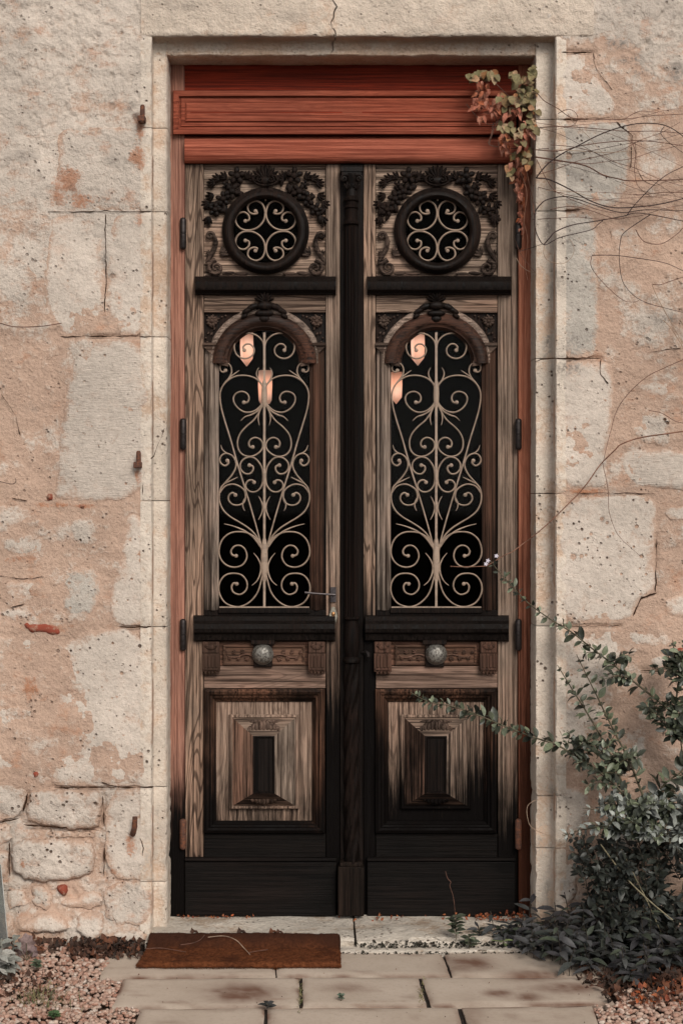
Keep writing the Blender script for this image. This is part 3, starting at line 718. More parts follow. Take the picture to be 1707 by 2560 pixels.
# ironwork of one leaf, half of it: points are (distance left of the centre bar, py)
def c2(pts): return [((748-a)/4.126, 720+b/4.126) for a, b in pts]
def c3(pts): return [((746-a)/4.126, 1120+b/4.126) for a, b in pts]
w = 2.6
SCROLLS = [  # (points, start radius, mid radius, end radius, ball at start, ball at end)
 (c2([(744,640),(740,590),(725,545),(690,505),(640,477),(570,466),(500,488),(450,550),(438,620),(465,690),(525,726),(590,718),(635,680),(641,625),(605,582),(560,580),(530,610),(542,642)]), 2.2, w, 3.2, 0, 1),
 (c2([(742,1060),(722,1000),(670,942),(600,911),(520,902),(440,915),(370,955),(320,1010),(293,1080),(293,1160),(310,1260),(350,1400),(400,1560),(450,1740)])+c3([(480,200),(560,460),(640,730),(700,950),(728,1060)]), 2.4, w, 2.2, 0, 0),
 (c2([(318,1010),(350,965),(385,925),(410,870),(403,812),(370,776),(330,772),(295,805),(296,848),(325,868),(348,850)]), 2, 2.4, 3.2, 0, 1),
 (c2([(370,955),(400,915),(440,885),(492,848)]), 2.6, 2.2, 1.0, 0, 0),
 (c2([(742,1140),(725,1185),(700,1225),(640,1270),(560,1282),(490,1250),(440,1190),(430,1130),(460,1085),(520,1068),(570,1090),(590,1135),(573,1178),(538,1180)]), 2.4, w, 3.6, 0, 1),
 (c2([(735,1180),(685,1262),(610,1308),(550,1328),(505,1370)]), 3, 2.6, 1.0, 0, 0),
 (c2([(738,1190),(705,1255),(688,1310),(685,1360),(697,1415)]), 3, 2.4, 1.0, 0, 0),
 (c2([(742,1040),(728,1000),(690,950),(668,895),(672,855),(692,820)]), 2.8, 2.4, 1.0, 0, 0),
 (c2([(735,1190),(700,1270),(640,1360),(560,1430),(500,1500),(472,1580),(480,1660),(520,1715),(585,1738),(650,1725),(710,1680),(732,1625),(712,1570),(660,1543),(610,1560),(588,1600),(600,1638),(628,1640)]), 2.4, w, 3.4, 0, 1),
 (c3([(592,178),(625,188),(630,225),(597,264),(545,262),(505,222),(500,160),(540,110),(600,93),(660,115),(710,180),(730,250),(730,340),(712,400),(668,445),(610,452),(565,422),(553,378),(580,338),(620,332),(640,354)]), 3.2, w, 3.2, 1, 1),
 (c2([(300,1620),(315,1665),(345,1695),(380,1712)]), 1.0, 2.2, 2.4, 0, 0),
 (c3([(365,130),(378,152),(345,182),(305,165),(286,120),(310,72),(360,56),(420,85),(453,150),(448,210),(410,280),(350,350),(300,410),(281,490),(290,570),(330,650),(400,712),(500,772),(590,832),(660,905),(712,1000)]), 3.2, w, 2.6, 1, 0),
 (c3([(345,362),(380,345),(420,325),(472,300)]), 2.6, 2.2, 1.0, 0, 0),
 (c3([(290,460),(340,395),(420,373),(490,395),(540,440),(552,510),(530,565),(470,590),(410,577),(376,530),(385,482),(420,462),(448,484)]), 2.2, w, 3.4, 0, 1),
 (c3([(545,520),(524,570),(528,615),(545,648)]), 2.4, 2.2, 1.0, 0, 0),
 (c3([(687,497),(715,550),(731,612),(715,680),(685,740)]), 1.0, 2.8, 1.0, 0, 0),
 (c3([(332,783),(400,798),(480,825),(560,865),(640,930),(705,1020)]), 1.0, 2.6, 2.6, 0, 0),
 (c3([(735,1110),(705,1010),(660,930),(580,880),(490,864),(390,880),(310,950),(278,1060),(300,1150),(360,1210),(440,1230),(520,1205),(565,1130),(550,1052),(500,1008),(440,1013),(403,1060),(415,1102),(455,1113)]), 2.4, w, 3.6, 0, 1),
 (c3([(635,1083),(680,1140),(710,1215),(705,1290),(670,1370),(618,1417)]), 1.0, 3.2, 1.0, 0, 0),
 (c3([(735,1250),(722,1330),(680,1480),(610,1575),(520,1630),(430,1635),(335,1590),(280,1490),(285,1390),(340,1315),(420,1293),(510,1310),(565,1380),(560,1460),(500,1510),(430,1490),(408,1435),(430,1395),(462,1402)]), 2.4, w, 3.6, 0, 1),
]
RS = [((800-a)/3.267, (640-b)/3.267) for a, b in [(718,478),(732,496),(700,503),(665,485),(655,442),(682,408),(730,397),(775,425),(796,490),(782,560),(735,613),(670,635),(610,628),(567,592),(555,540),(580,500),(625,488),(662,515),(664,552),(635,560)]]
def flat_scroll(mb, pts, y, r0, r1, r2, b0, b1):
    c = catmull(pts, 5); n = len(c); rad = []
    for i in range(n):
        t = i/(n-1); r = r0+(r1-r0)*min(1, t*4) if t < .5 else r1+(r2-r1)*max(0, (t-.82)/.18)
        if not b1 and r2 < 1.5: r = r if t < .5 else r1+(r2-r1)*((t-.5)*2)
        if not b0 and r0 < 1.5 and t < .5: r = r0+(r1-r0)*t*2
        rad.append(r*S*.92)
    mb.tube([P(a, b, y) for a, b in c], rad, 6)
    for f, i in ((b0, 0), (b1, -1)):
        if f: mb.ell(P(c[i][0], c[i][1], y), 5.2*S, .004, 5.2*S, 0, 8, 5)
def grille(par, dx):
    y = .214
    root = MB(); root.pbox(CX+dx-2.9, CX+dx+2.9, 831, 1520, y-.004, y+.004)
    for (cy, hw, hl) in ((985, 7.5, 40), (1197, 4.6, 32), (1267, 4.8, 18), (1400, 9, 62)): root.pell(CX+dx, cy, y-.001, hw, hl, .0065, 0, 10, 10)
    root.pbox(548+dx+1, 774+dx-1, 1516.5, 1521.5, y-.005, y+.006)
    g_ = root.build('iron_grille', M_IRON, par, 'tan painted scrollwork grille over tall glass')
    for sg in (-1, 1):
        for pts, r0, r1, r2, b0, b1 in SCROLLS:
            mb = MB(); flat_scroll(mb, [(CX+dx+sg*a, b) for a, b in pts], y, r0, r1, r2, b0, b1); mb.build('scroll', M_IRON, g_, smooth=60)
def acanthus(mb, cx, cy, r, ang, y, n=5, dep=.008):
    for i in range(n):
        a = ang+(i-(n-1)/2)*0.42; q = r*(1-.12*abs(i-(n-1)/2))
        mb.pell(cx+q*.55*math.cos(a), cy-q*.55*math.sin(a), y, q*.5, q*.17, dep, a, 8, 5)
def rose(mb, cx, cy, r, y, n=6, seed=0):
    mb.pell(cx, cy, y-.004, r*.42, r*.42, .009, 0, 8, 5)
    for i in range(n):
        a = 2*math.pi*i/n+seed; mb.pell(cx+r*.62*math.cos(a), cy-r*.62*math.sin(a), y, r*.44, r*.33, .008, a, 8, 5)
def spiral(mb, cx, cy, r, y, turns, a0, sg, w0, w1, tail=()):
    pts = list(tail); n = int(16*turns)
    for i in range(n+1):
        t = i/n; rr = r*(1-t*.85); a = a0+sg*2*math.pi*turns*t; pts.append((cx+rr*math.cos(a), cy-rr*math.sin(a)))
    c = catmull(pts, 2); m_ = len(c)
    mb.tube([P(a, b, y-.004*i/m_) for i, (a, b) in enumerate(c)], [(w0+(w1-w0)*i/m_)*S for i in range(m_)], 6)
M_GLASS = None
gt = NT('old_window_glass'); tr = gt.n('ShaderNodeBsdfTransparent'); tr.inputs[0].default_value = (.93, .93, .92, 1)
gl = gt.n('ShaderNodeBsdfGlossy'); gl.inputs['Roughness'].default_value = .03; ms = gt.n('ShaderNodeMixShader'); ms.inputs[0].default_value = .0025
gt.t.links.new(tr.outputs[0], ms.inputs[1]); gt.t.links.new(gl.outputs[0], ms.inputs[2]); gt.t.links.new(ms.outputs[0], gt.out.inputs[0]); M_GLASS = gt.m

def leaf_door(dx, F, label):
    """F: per-part stain heights for this leaf"""
    q = 'left' if dx == 0 else 'right'; sd = 0.0 if dx == 0 else 13.0
    par = empty('door_leaf', P(CX+dx, 2292, .21), label, 'door')
    LT = (0.44, 0.31, 0.23)
    ox = lambda v: v+dx
    xl0 = 463.5 if dx == 0 else 908.5; xr1 = 850 if dx == 0 else 1292.5
    pb('stile', xl0, 510-1+dx, 411, 2290, .205, .25, WD(LT, 'z', F['ls'], .16, 1.+sd, .75, .6), par)
    pb('stile', 815+dx, xr1, 411, 2290, .205, .25, WD(LT, 'z', F['rs'], .22, 2.+sd, .25, .35, red=.3) if False else WD((0.39, 0.29, 0.225), 'z', F['rs'], .22, 2.+sd, .12, .6), par)
    # rails (horizontal members) between the stiles
    a, b = 510.3+dx, 813.7+dx
    M_RAIL = WD((0.40, 0.28, 0.21), 'x', None, seed=5.+sd, rings=.7)
    pb('rail', a, b, 737, 781, .207, .25, M_RAIL, par)
    pb('rail', a, b, 1604, 1664.5, .214, .25, WD((0.22, 0.12, 0.085), 'x', None, seed=7.+sd, rings=.4, streak=.7), par, label='rail behind the carved band')
    pb('rail', a, b, 1665.5, 1721, .207, .25, WD((0.36, 0.24, 0.185), 'x', None, seed=8.+sd, rings=.35), par)
    pb('rail', a, b, 1525, 1603, .207, .25, M_BLACKWOOD, par)
    pb('rail', a, b, 2084.5, 2150, .207, .25, wood('base_black_oak', (0.012, 0.010, 0.009), (0.003, 0.0024, 0.0022), 'x', None, gloss=.45, rings=.1, streak=.9, seed=11., stain=(0.01, 0.01, 0.01)), par)
    # ---- top field with round window
    cx, cy, ri, ro = 664+dx, 577, 83, 108
    mb = MB()
    for sgn in (-1, 1):
        arc = [(cx+sgn*88*math.sin(math.pi*i/24), cy-88*math.cos(math.pi*i/24)) for i in range(25)]
        e = a if sgn < 0 else b
        mb.prism([(cx, 411.5), (e, 411.5), (e, 690), (cx, 690)]+arc[::-1] if sgn > 0 else ([(e, 411.5), (cx, 411.5)]+arc+[(cx, 690), (e, 690)]), .222, .25)
    mb.build('round_window_board', WD((0.47, 0.35, 0.27), 'x', None, seed=12.+sd, rings=.25, streak=.35), par, smooth=0)
    mb = MB(); mb.lathe_y(cx, cy, [(109, .226), (109, .205), (107, .196), (103, .193), (101, .186), (97, .180), (90, .178), (86, .182), (82, .194), (80, .206), (79.5, .226), (79.5, .245)], 64)
    rw = mb.build('round_moulding', M_CARVE, par, 'black stained round window moulding', smooth=50)
    mb = MB(); mb.lathe_y(cx, cy, [(86, .2275), (86, .2315)], 48); mb.lathe_y(cx, cy, [(86, .2275), (1, .2275)], 48); mb.build('glass_pane', M_GLASS, par, smooth=0)
    mb = MB(); mb.lathe_y(cx, cy, [(79, .219), (79, .213), (76.5, .211), (76, .219)], 48); gr = mb.build('round_grille', M_IRON, par, smooth=40) if False else None
    mb = MB()
    for (sx, sy) in ((-1, -1), (1, -1), (-1, 1), (1, 1)): pass
    g_ = MB(); g_.pell(cx, cy-77, .216, 2.8, 3, .004); g_ = g_.build('round_grille', M_IRON, par, 'tan iron heart scrolls in round window')
    for (sx, sy) in ((-1, -1), (1, -1), (-1, 1), (1, 1)):
        mb = MB(); flat_scroll(mb, [(cx+sx*p_[0], cy+sy*p_[1]) for p_ in RS], .216, 3.2, 2.9, 3.2, 1, 1); mb.build('scroll', M_IRON, g_, smooth=60)
    # carving above and beside the round window
    mb = MB()
    for i in range(11):
        t = math.pi*(0.06+.88*i/10); mb.pell(cx+24*math.cos(t), 458-27*math.sin(t), .205, 20, 5.2, .012, t, 8, 6)
    mb.pell(cx, 452, .205, 24, 13, .014)
    for s_ in (-1, 1): spiral(mb, cx+s_*13, 449, 9, .192, 1.3, math.pi*.5, -s_, 2.8, 1.6, [(cx+s_*30, 452), (cx+s_*26, 441), (cx+s_*20, 439)])
    mb.tube([P(cx+32*math.cos(t)*1.0, 446+18*math.sin(t), .194) for t in np.linspace(-.2, math.pi+.2, 14)], 3.4*S, 6)
    mb.build('shell_carving', M_CARVE, par, smooth=60)
    rs = random.Random(3+dx)
    for s_ in (-1, 1):
        mb = MB()
        rose(mb, cx+s_*72, 439, 22, .200, 5, .3); rose(mb, cx+s_*84, 478, 21, .200, 5, 1.); rose(mb, cx+s_*106, 497, 19, .200, 5, .4); rose(mb, cx+s_*126, 524, 18, .202, 5, .1); rose(mb, cx+s_*98, 462, 12, .203, 5, .1)
        for k in range(20):
            t = rs.uniform(0, 1); px = cx+s_*(52+t*88+rs.uniform(-14, 12)); py = 448+t*98+rs.uniform(-20, 12)
            if math.hypot(px-cx, py-cy) < 108: continue
            mb.pell(px, py, .209, rs.uniform(9, 16), rs.uniform(4, 8), .010, rs.uniform(0, 3.1), 8, 5)
        for (lx, ly, an) in ((112, 448, .2), (124, 456, -.2), (128, 486, -.4), (140, 505, -.6), (96, 447, .6), (50, 448, 2.2), (141, 540, -1.3)):
            acanthus(mb, cx+s_*lx, ly, 25, an if s_ > 0 else math.pi-an, .207, 4)
        mb.build('flower_carving', M_CARVE, par, smooth=60)
        mb = MB()
        spiral(mb, cx+s_*124, 670, 20, .206, 1.6, math.pi*.5 if s_ > 0 else math.pi*.5, s_*-1, 7.5, 2.6, [(cx+s_*146, 600), (cx+s_*134, 590), (cx+s_*124, 602), (cx+s_*128, 622), (cx+s_*138, 640), (cx+s_*146, 660)][2:])
        spiral(mb, cx+s_*139, 590, 10, .208, 1.2, math.pi if s_ > 0 else 0, s_*-1, 6, 2.6, [(cx+s_*126, 620), (cx+s_*124, 602)])
        acanthus(mb, cx+s_*112, 640, 30, math.pi*.75 if s_ > 0 else math.pi*.25, .210, 4)
        acanthus(mb, cx+s_*142, 640, 16, math.pi*.5, .210, 3)
        mb.pell(cx+s_*93, 683, .210, 17, 5, .008, -.1*s_); mb.pell(cx+s_*62, 684, .212, 20, 4, .007); mb.pell(cx+s_*142, 560, .212, 5, 9, .007)
        mb.tube([P(cx+s_*(150-i*4), 690-1.5*abs(math.sin(i*.8)), .212) for i in range(26)], 2.6*S, 5)
        mb.build('scroll_carving', WD((0.14, 0.10, 0.08), 'x', None, seed=17., rings=0., streak=.9, dark=(.006, .004, .0035)), par, smooth=60)
    # ---- ledge under the round window
    def ledge(nm, x0, x1, prof, mat):
        L_ = []
        for t, (ins) in ((0, 6), (1, 0), (2, 0), (3, 6)):
            x = (x0 if t < 2 else x1); s_ = 1 if t < 2 else -1
            L_.append([P(x+s_*ins, py, y+(.014 if ins else 0)) for py, y in prof])
        m_ = MB(); m_.loops(L_, closed=True, cap0=True, cap1=True); return m_.build(nm, mat, par, smooth=30)
    ledge('ledge', 488+dx, 848+dx-(8 if dx == 0 else 0), [(691, .204), (692, .200), (700, .172), (704, .160), (716, .157), (724, .160), (729, .172), (731, .180), (736, .184), (738, .204)], M_BLACKWOOD)
    # ---- arched window board
    def archpts(o, n=14):
        """right half, from the crown down: o is the outward offset"""
        pts = [(0, 822-o)]
        for i in range(1, n+1):
            t = math.pi/2*i/n; pts.append(((90+o)*math.sin(t), 908-(86+o)*math.cos(t)))
        return pts
    mb = MB()
    for sgn in (-1, 1):
        e = a if sgn < 0 else b; c0 = CX+dx
        inn = [(c0+sgn*x, y) for x, y in archpts(4)]+[(c0+sgn*117, 909), (c0+sgn*117, 1519), (c0, 1519)]
        pl = [(c0, 782), (e, 782), (e, 1524), (c0, 1524)]
        pl = pl+inn[::-1] if False else [(c0, 782)]+inn[:-1]+[(c0, 1519), (c0, 1524), (e, 1524), (e, 782)]
        mb.prism(pl if sgn < 0 else pl[::-1], .222, .25)
    mb.build('arched_window_board', M_CARVE, par, smooth=0)
    # arch moulding
    prof = [(54, .224), (54, .208), (51, .200), (44, .197), (40, .200), (38, .194), (30, .186), (20, .184), (12, .190), (9, .196), (5, .197), (2, .204), (0, .212), (-3, .214), (-3.5, .24)]
    for nm, pf, mt_ in (('arch_band', prof[:5], WD((0.44, 0.34, 0.28), 'x', None, seed=14.+sd, rings=.2, streak=.8)), ('arch_cove', prof[4:], wood('dark_red_cove', (0.10, 0.048, 0.032), (0.008, 0.005, 0.004), 'x', None, gloss=.4, rings=0., streak=.9, seed=19., spec=.15))):
        L_ = []
        for o, y in pf:
            pr = archpts(max(o, -3.5)); c0 = CX+dx
            full = [(c0-x, yy) for x, yy in pr[::-1]]+[(c0+x, yy) for x, yy in pr[1:]]
            L_.append([P(min(max(x, c0-134), c0+134), yy, y) for x, yy in full])
        mb = MB(); mb.loops(L_, closed=False); mb.build(nm, mt_, par, smooth=50)
    for s_ in (-1, 1):   # arch feet: stepped returns
        c0 = CX+dx
        mb = MB(); mb.prism([(c0+s_*x, y) for x, y in ((151, 861), (122, 861), (92, 903), (90, 916), (113, 912), (113, 903), (151, 868))][::s_], .198, .226, .2)
        mb.prism([(c0+s_*x, y) for x, y in ((152, 857), (120, 857), (120, 864), (152, 864))][::s_], .190, .224, .2)
        mb.build('arch_foot', WD((0.17, 0.125, 0.10), 'x', None, seed=15.+sd, rings=.2, streak=.9), par, smooth=0)
    # upright mouldings beside the glass
    for s_ in (-1, 1):
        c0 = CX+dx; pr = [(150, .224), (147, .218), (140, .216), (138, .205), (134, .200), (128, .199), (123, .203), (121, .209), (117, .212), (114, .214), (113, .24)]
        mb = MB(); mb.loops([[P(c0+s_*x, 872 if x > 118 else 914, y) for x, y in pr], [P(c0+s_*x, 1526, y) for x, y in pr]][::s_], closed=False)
        lit = (s_ < 0)  # side light put into the wood colour: left moulding pale, right one dark
        mb.build('glass_moulding', WD((0.42, 0.34, 0.28) if lit else (0.12, 0.065, 0.045), 'z', F['gm'] if lit else 1400, .22, 16.+sd+s_, .15, .8), par, 'upright moulding coloured pale as if lit' if lit else None, smooth=35)
    mb = MB(); mb.pbox(546+dx, 776+dx, 1520, 1533, .197, .24); mb.build('glass_sill', M_BLACKWOOD, par, bevel=.002)
    mb = MB(); c0 = CX+dx; mb.pbox(540+dx, 782+dx, 812, 1528, .2275, .2315); mb.build('glass_pane', M_GLASS, par, smooth=0)
    grille(par, dx)
    # keystone cartouche
    mb = MB(); c0 = CX+dx
    for i in range(7):
        t = math.pi*(.12+.76*i/6); mb.pell(c0+14*math.cos(t), 756-15*math.sin(t), .186, 13, 4.6, .012, t, 8, 5)
    mb.pell(c0, 764, .180, 20, 12, .016); mb.pell(c0-50, 790, .19, 10, 6, .01, .6); mb.pell(c0+50, 790, .19, 10, 6, .01, -.6); mb.pell(c0, 783, .186, 24, 9, .014); mb.pell(c0, 797, .190, 15, 10, .012)
    for s_ in (-1, 1):
        mb.pell(c0+s_*28, 767, .186, 18, 8, .012, -s_*.35); mb.pell(c0+s_*42, 776, .188, 17, 7, .011, -s_*.5)
        spiral(mb, c0+s_*47, 782, 7, .188, 1.1, math.pi*.5, -s_, 3, 2, [(c0+s_*20, 768), (c0+s_*36, 772)]); spiral(mb, c0+s_*29, 764, 7, .180, 1.2, 0 if s_ < 0 else math.pi, s_, 2.6, 1.8)
    mb.build('keystone_carving', M_CARVE, par, smooth=60)
    # spandrel rosettes
    for s_ in (-1, 1):
        mb = MB(); rx_ = c0+s_*131; rose(mb, rx_, 803, 14, .212, 9, .2)
        rr = random.Random(5)
        for k in range(46):
            px = c0+s_*(146-abs(rr.gauss(0, 26))); py = 787+abs(rr.gauss(0, 30))
            if math.hypot((px-c0)/146, (py-908)/141) < 1.03 or py > 856 or abs(px-c0) > 148: continue
            mb.pell(px, py, .2165, rr.uniform(2.5, 5), rr.uniform(1.6, 3), .006, rr.uniform(0, 3), 7, 4)
        mb.build('rosette_carving', WD((0.13, 0.095, 0.078), 'x', None, seed=18., rings=0., streak=.6), par, smooth=60)
        # pale lip framing the spandrel
    # ---- lock rail ledge
    ledge('ledge', 484+dx, 838+dx-(0 if dx == 0 else -4), [(1538, .204), (1541, .184), (1552, .176), (1560, .158), (1572, .154), (1581, .158), (1586, .172), (1600, .178), (1604, .204)], M_BLACKWOOD)
    # carved band with knob
    mb = MB(); mb.rectloops(558+dx, 762+dx, 1613, 1663, [(0, .215), (0, .202), (3, .199), (6, .202), (8, .207)], cap=True)
    mb.build('carved_band', WD((0.20, 0.115, 0.08), 'x', None, seed=21.+sd, rings=.2, streak=.7), par, smooth=30)
    for s_ in (-1, 1):
        mb = MB()
        mb.tube([P(c0-3+s_*(26+i*9), 1640-4*math.sin(i*.9), .203) for i in range(8)], [3*S*(1-.07*i) for i in range(8)], 6)
        for i in range(6): acanthus(mb, c0-3+s_*(34+i*11), 1638+(-1)**i*4, 15-i*.8, (0.7 if i % 2 else -.6) if s_ > 0 else math.pi-(0.7 if i % 2 else -.6), .203, 3, .006)
        mb.build('leaf_carving', WD((0.20, 0.12, 0.09), 'x', None, seed=22., rings=0., streak=.6), par, smooth=60)
    mb = MB(); mb.pbox(c0-34, c0+26, 1596, 1612, .180, .21); mb.pbox(c0-27, c0+20, 1606, 1668, .192, .21); mb.build('band_tablet', M_CARVE, par, bevel=.003)
    kx = 657+dx+(0 if dx == 0 else 4)
    mb = MB(); mb.lathe_y(kx, 1636, [(27, .20), (27, .187), (24, .182), (22, .176), (22.5, .168), (21, .160), (16, .153), (9, .149), (0.5, .148)], 28)
    kn = mb.build('knob', plain('pewter_knob', (0.25, 0.235, 0.21), .45, .5, .6, 140, .9, col2=(.07, .062, .055)), par, 'round pewter door knob with a relief face', smooth=60)
    mb = MB()
    rr = random.Random(11)
    for k in range(26):
        t = k*2.4; q_ = 17*math.sqrt((k+1)/27); mb.pell(kx+q_*math.cos(t), 1636-q_*math.sin(t), .152+.010*(q_/18)**2, 3.4, 2.2, .0045, t+1, 6, 4)
    mb.build('relief', plain('pewter_knob', (0.25, 0.235, 0.21), .45, .5, .6, 140, .9, col2=(.07, .062, .055)), kn, smooth=60)
    # brackets with glyph grooves
    for bx in (506.5+dx, 771+dx):
        m1 = MB(); m1.pbox(bx, bx+42, 1604, 1633, .186, .21); m1.pbox(bx-1, bx+43, 1634, 1680, .176, .21)
        M_B = WD((0.12, 0.07, 0.052), 'z', None, seed=24., rings=.1, streak=.8)
        bo = m1.build('bracket', M_B, par, bevel=.003)
        m2 = MB(); m2.pell(bx+21, 1618, .186, 13, 8, .006); m2.pell(bx+10, 1614, .186, 6, 4, .006, .5); m2.pell(bx+32, 1614, .186, 6, 4, .006, -.5)
        m2.build('boss', M_B, bo, smooth=60)
        m3 = MB()
        for i in range(4): m3.pbox(bx+5+i*9, bx+10.5+i*9, 1639, 1669, .172, .18)
        m3.pbox(bx+2, bx+40, 1671, 1675, .170, .18)
        for i in range(4): m3.pell(bx+7.7+i*9, 1681, .182, 3.6, 6, .006)
        m3.build('glyph_bar', M_B, bo, bevel=.001)
    # ---- lower raised panel
    pl = wood('weathered_oak', (0.44, 0.315, 0.24), (0.05, 0.03, 0.022), 'z', F['pn'], .14, gloss=.6, rings=.35, streak=.4, seed=30.+sd, stain=(0.0035, 0.0026, 0.0024))
    mb = MB(); mb.rectloops(508.5+dx, 812+dx, 1722, 2084, [(0, .206), (1, .190), (8, .184), (14, .188), (17, .196), (22, .199), (24, .206), (31, .214), (33, .224)])
    mb.build('panel_moulding', wood('moulding_oak', (0.16, 0.085, 0.055), (0.006, 0.004, 0.0035), 'z', F['pm'], .2, gloss=.45, rings=.1, streak=.95, seed=31.+sd), par, smooth=30)
    mb = MB(); mb.rectloops(540+dx, 780+dx, 1753, 2056, [(0, .2225), (33, .221), (33.2, .204), (35, .200), (40, .199), (42, .204)])
    mb.build('raised_panel', pl, par, smooth=30)
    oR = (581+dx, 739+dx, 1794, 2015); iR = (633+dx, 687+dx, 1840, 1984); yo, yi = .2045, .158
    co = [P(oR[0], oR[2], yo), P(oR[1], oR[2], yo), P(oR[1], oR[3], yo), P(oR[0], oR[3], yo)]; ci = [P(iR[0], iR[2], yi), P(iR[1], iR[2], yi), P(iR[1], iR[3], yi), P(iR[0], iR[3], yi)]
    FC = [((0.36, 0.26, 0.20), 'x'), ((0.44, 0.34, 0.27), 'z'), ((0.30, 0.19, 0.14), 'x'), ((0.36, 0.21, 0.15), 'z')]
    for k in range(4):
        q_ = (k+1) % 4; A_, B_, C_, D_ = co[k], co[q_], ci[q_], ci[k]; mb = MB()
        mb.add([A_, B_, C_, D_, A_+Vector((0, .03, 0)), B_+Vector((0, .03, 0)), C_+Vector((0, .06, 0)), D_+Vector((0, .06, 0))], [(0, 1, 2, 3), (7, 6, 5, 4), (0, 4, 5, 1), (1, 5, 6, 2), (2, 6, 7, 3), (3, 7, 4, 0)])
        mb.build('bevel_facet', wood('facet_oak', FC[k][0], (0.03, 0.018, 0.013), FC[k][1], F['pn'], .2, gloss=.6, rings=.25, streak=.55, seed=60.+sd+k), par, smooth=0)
    mb = MB(); mb.rectloops(633+dx, 687+dx, 1840, 1984, [(0, .1585), (0, .156), (3, .155), (6, .163)], cap=True)
    mb.build('panel_centre', M_BLACKWOOD, par, 'black stained centre of the raised panel', smooth=20)
    mb = MB(); rr = random.Random(8)
    pc = 660+dx
    for k in range(9):
        u = -1+2*k/8; mb.pell(pc+u*36, 1816+9*u*u-(2 if k % 2 else 0), .181, 7, 17-6*abs(u), .012, .25*u, 8, 5)
    mb.pell(pc, 1804, .195, 42, 6, .009)
    mb.build('leaf_carving', WD((0.20, 0.14, 0.11), 'z', F['pn'], .2, 33.+sd, .1, .7), par, smooth=60)
    mb = MB()
    for k in range(9):
        u = -1+2*k/8; mb.pell(pc+u*38, 2001-8*u*u, .187, 6, 13-4*abs(u), .010, -.25*u, 8, 5)
    mb.build('leaf_carving', WD((0.18, 0.12, 0.09), 'z', F['pn']+25, .1, 34.+sd, .1, .7), par, smooth=60)
    mb = MB(); mb.rectloops(537+dx, 783+dx, 2018, 2062, [(0, .213), (2, .209), (6, .209)])
    # base plinth
    mb = MB(); x0 = 458+dx if dx == 0 else 913; x1 = 841 if dx == 0 else 1288
    mb.pbox(x0+4, x1, 2154, 2291, .184, .204); 
    mb.build('kick_board', wood('kick_board_oak', (0.015, 0.012, 0.011), (0.003, 0.0026, 0.0024), 'x', None, gloss=.5, rings=.15, streak=.95, seed=41.+sd, stain=(0, 0, 0), wear=.0), par, bevel=.004)
    mb = MB(); mb.pbox(x0+4, x1, 2146, 2153.4, .176, .204); mb.build('drip_moulding', wood('kick_board_oak', (0.015, 0.012, 0.011), (0.003, 0.0026, 0.0024), 'x', None, gloss=.5, rings=.15, streak=.95, seed=45.+sd, stain=(0, 0, 0), wear=.0), par, bevel=.003)
    # hinges
    for (y0, y1) in ((544, 624), (1046, 1125), (1547, 1627), (2047, 2124)):
        hx = 458 if dx == 0 else 1295
        mb = MB(); mb.lathe_z(hx, .178, [(y0, 3), (y0+2, 7), (y0+6, 8.5), ((y0+y1)/2-1, 8.5), ((y0+y1)/2, 7), ((y0+y1)/2+1, 8.5), (y1-6, 8.5), (y1-2, 7), (y1, 3)], 12)
        mb.pbox(hx-8 if dx == 0 else hx-2, hx+2 if dx == 0 else hx+8, y0+8, y1-8, .182, .192)
        mb.build('hinge', M_DARKIRON if y0 < 2000 else M_RUST, par, smooth=50)
    return par
LEFT = leaf_door(0, dict(ls=2060, rs=1530, gm=1500, pn=2025, pm=1850), 'left leaf of the carved oak double door, with the lever handle and centre column')
RIGHT = leaf_door(429, dict(ls=1480, rs=1900, gm=1560, pn=1850, pm=1760), 'right leaf of the carved oak double door, behind the shrub branch')
# centre cover: backing board, capital, fluted column, carved drop, rope column, base
yc = .185
pb('cover_board', 850.8, 907.5, 411, 2290, .196, .25, M_BLACKWOOD, LEFT)
mb = MB(); mb.pbox(851, 907, 417, 428, .152, .19); mb.pbox(854, 904, 428.5, 436, .156, .19)
for s_ in (-1, 1): spiral(mb, 879+s_*19, 446, 8, .158, 1.5, math.pi*.5, -s_, 3.2, 2, [(879, 438)])
mb.lathe_z(879, yc, [(437, 20), (448, 19), (456, 16), (475, 15), (492, 15)], 20, squash=1.3)
for s_ in (-1, 0, 1): acanthus(mb, 879+s_*11, 476, 22, math.pi/2, .164, 3)
mb.build('capital', M_CARVE, LEFT, smooth=50)
M_COL = wood('black_column_oak', (0.016, 0.010, 0.008), (0.003, 0.0024, 0.0022), 'z', None, gloss=.38, rings=.0, streak=.6, seed=51.)
mb = MB(); mb.lathe_z(878, yc, [(492, 15), (497, 19), (503, 19), (506, 15.5), (514, 15), (517, 18), (521, 18), (524, 15), (540, 16), (552, 17), (556, 20), (562, 20), (565, 16)], 24, squash=1.4); mb.build('column_rings', M_COL, LEFT, smooth=40)
mb = MB(); mb.lathe_z(878, yc, [(565, 16.5, 1), (1000, 17, 1), (1540, 17.5, 1)], 80, flute=16, fd=.16, squash=1.4); mb.build('fluted_column', M_COL, LEFT, smooth=60)
mb = MB(); mb.lathe_z(879, yc, [(1540, 21), (1546, 21), (1550, 16), (1575, 19), (1620, 20), (1640, 17), (1646, 22), (1654, 22), (1658, 18)], 24, squash=1.4)
for k in range(5): acanthus(mb, 879, 1570+k*17, 17, math.pi/2, .160, 5, .006)
mb.build('column_drop', M_COL, LEFT, smooth=50)
mb = MB(); mb.lathe_z(879, yc, [(1658+i*8, 21, 1) for i in range(63)], 48, flute=5, fd=.22, twist=.62, squash=1.3); mb.build('rope_column', M_COL, LEFT, smooth=60)
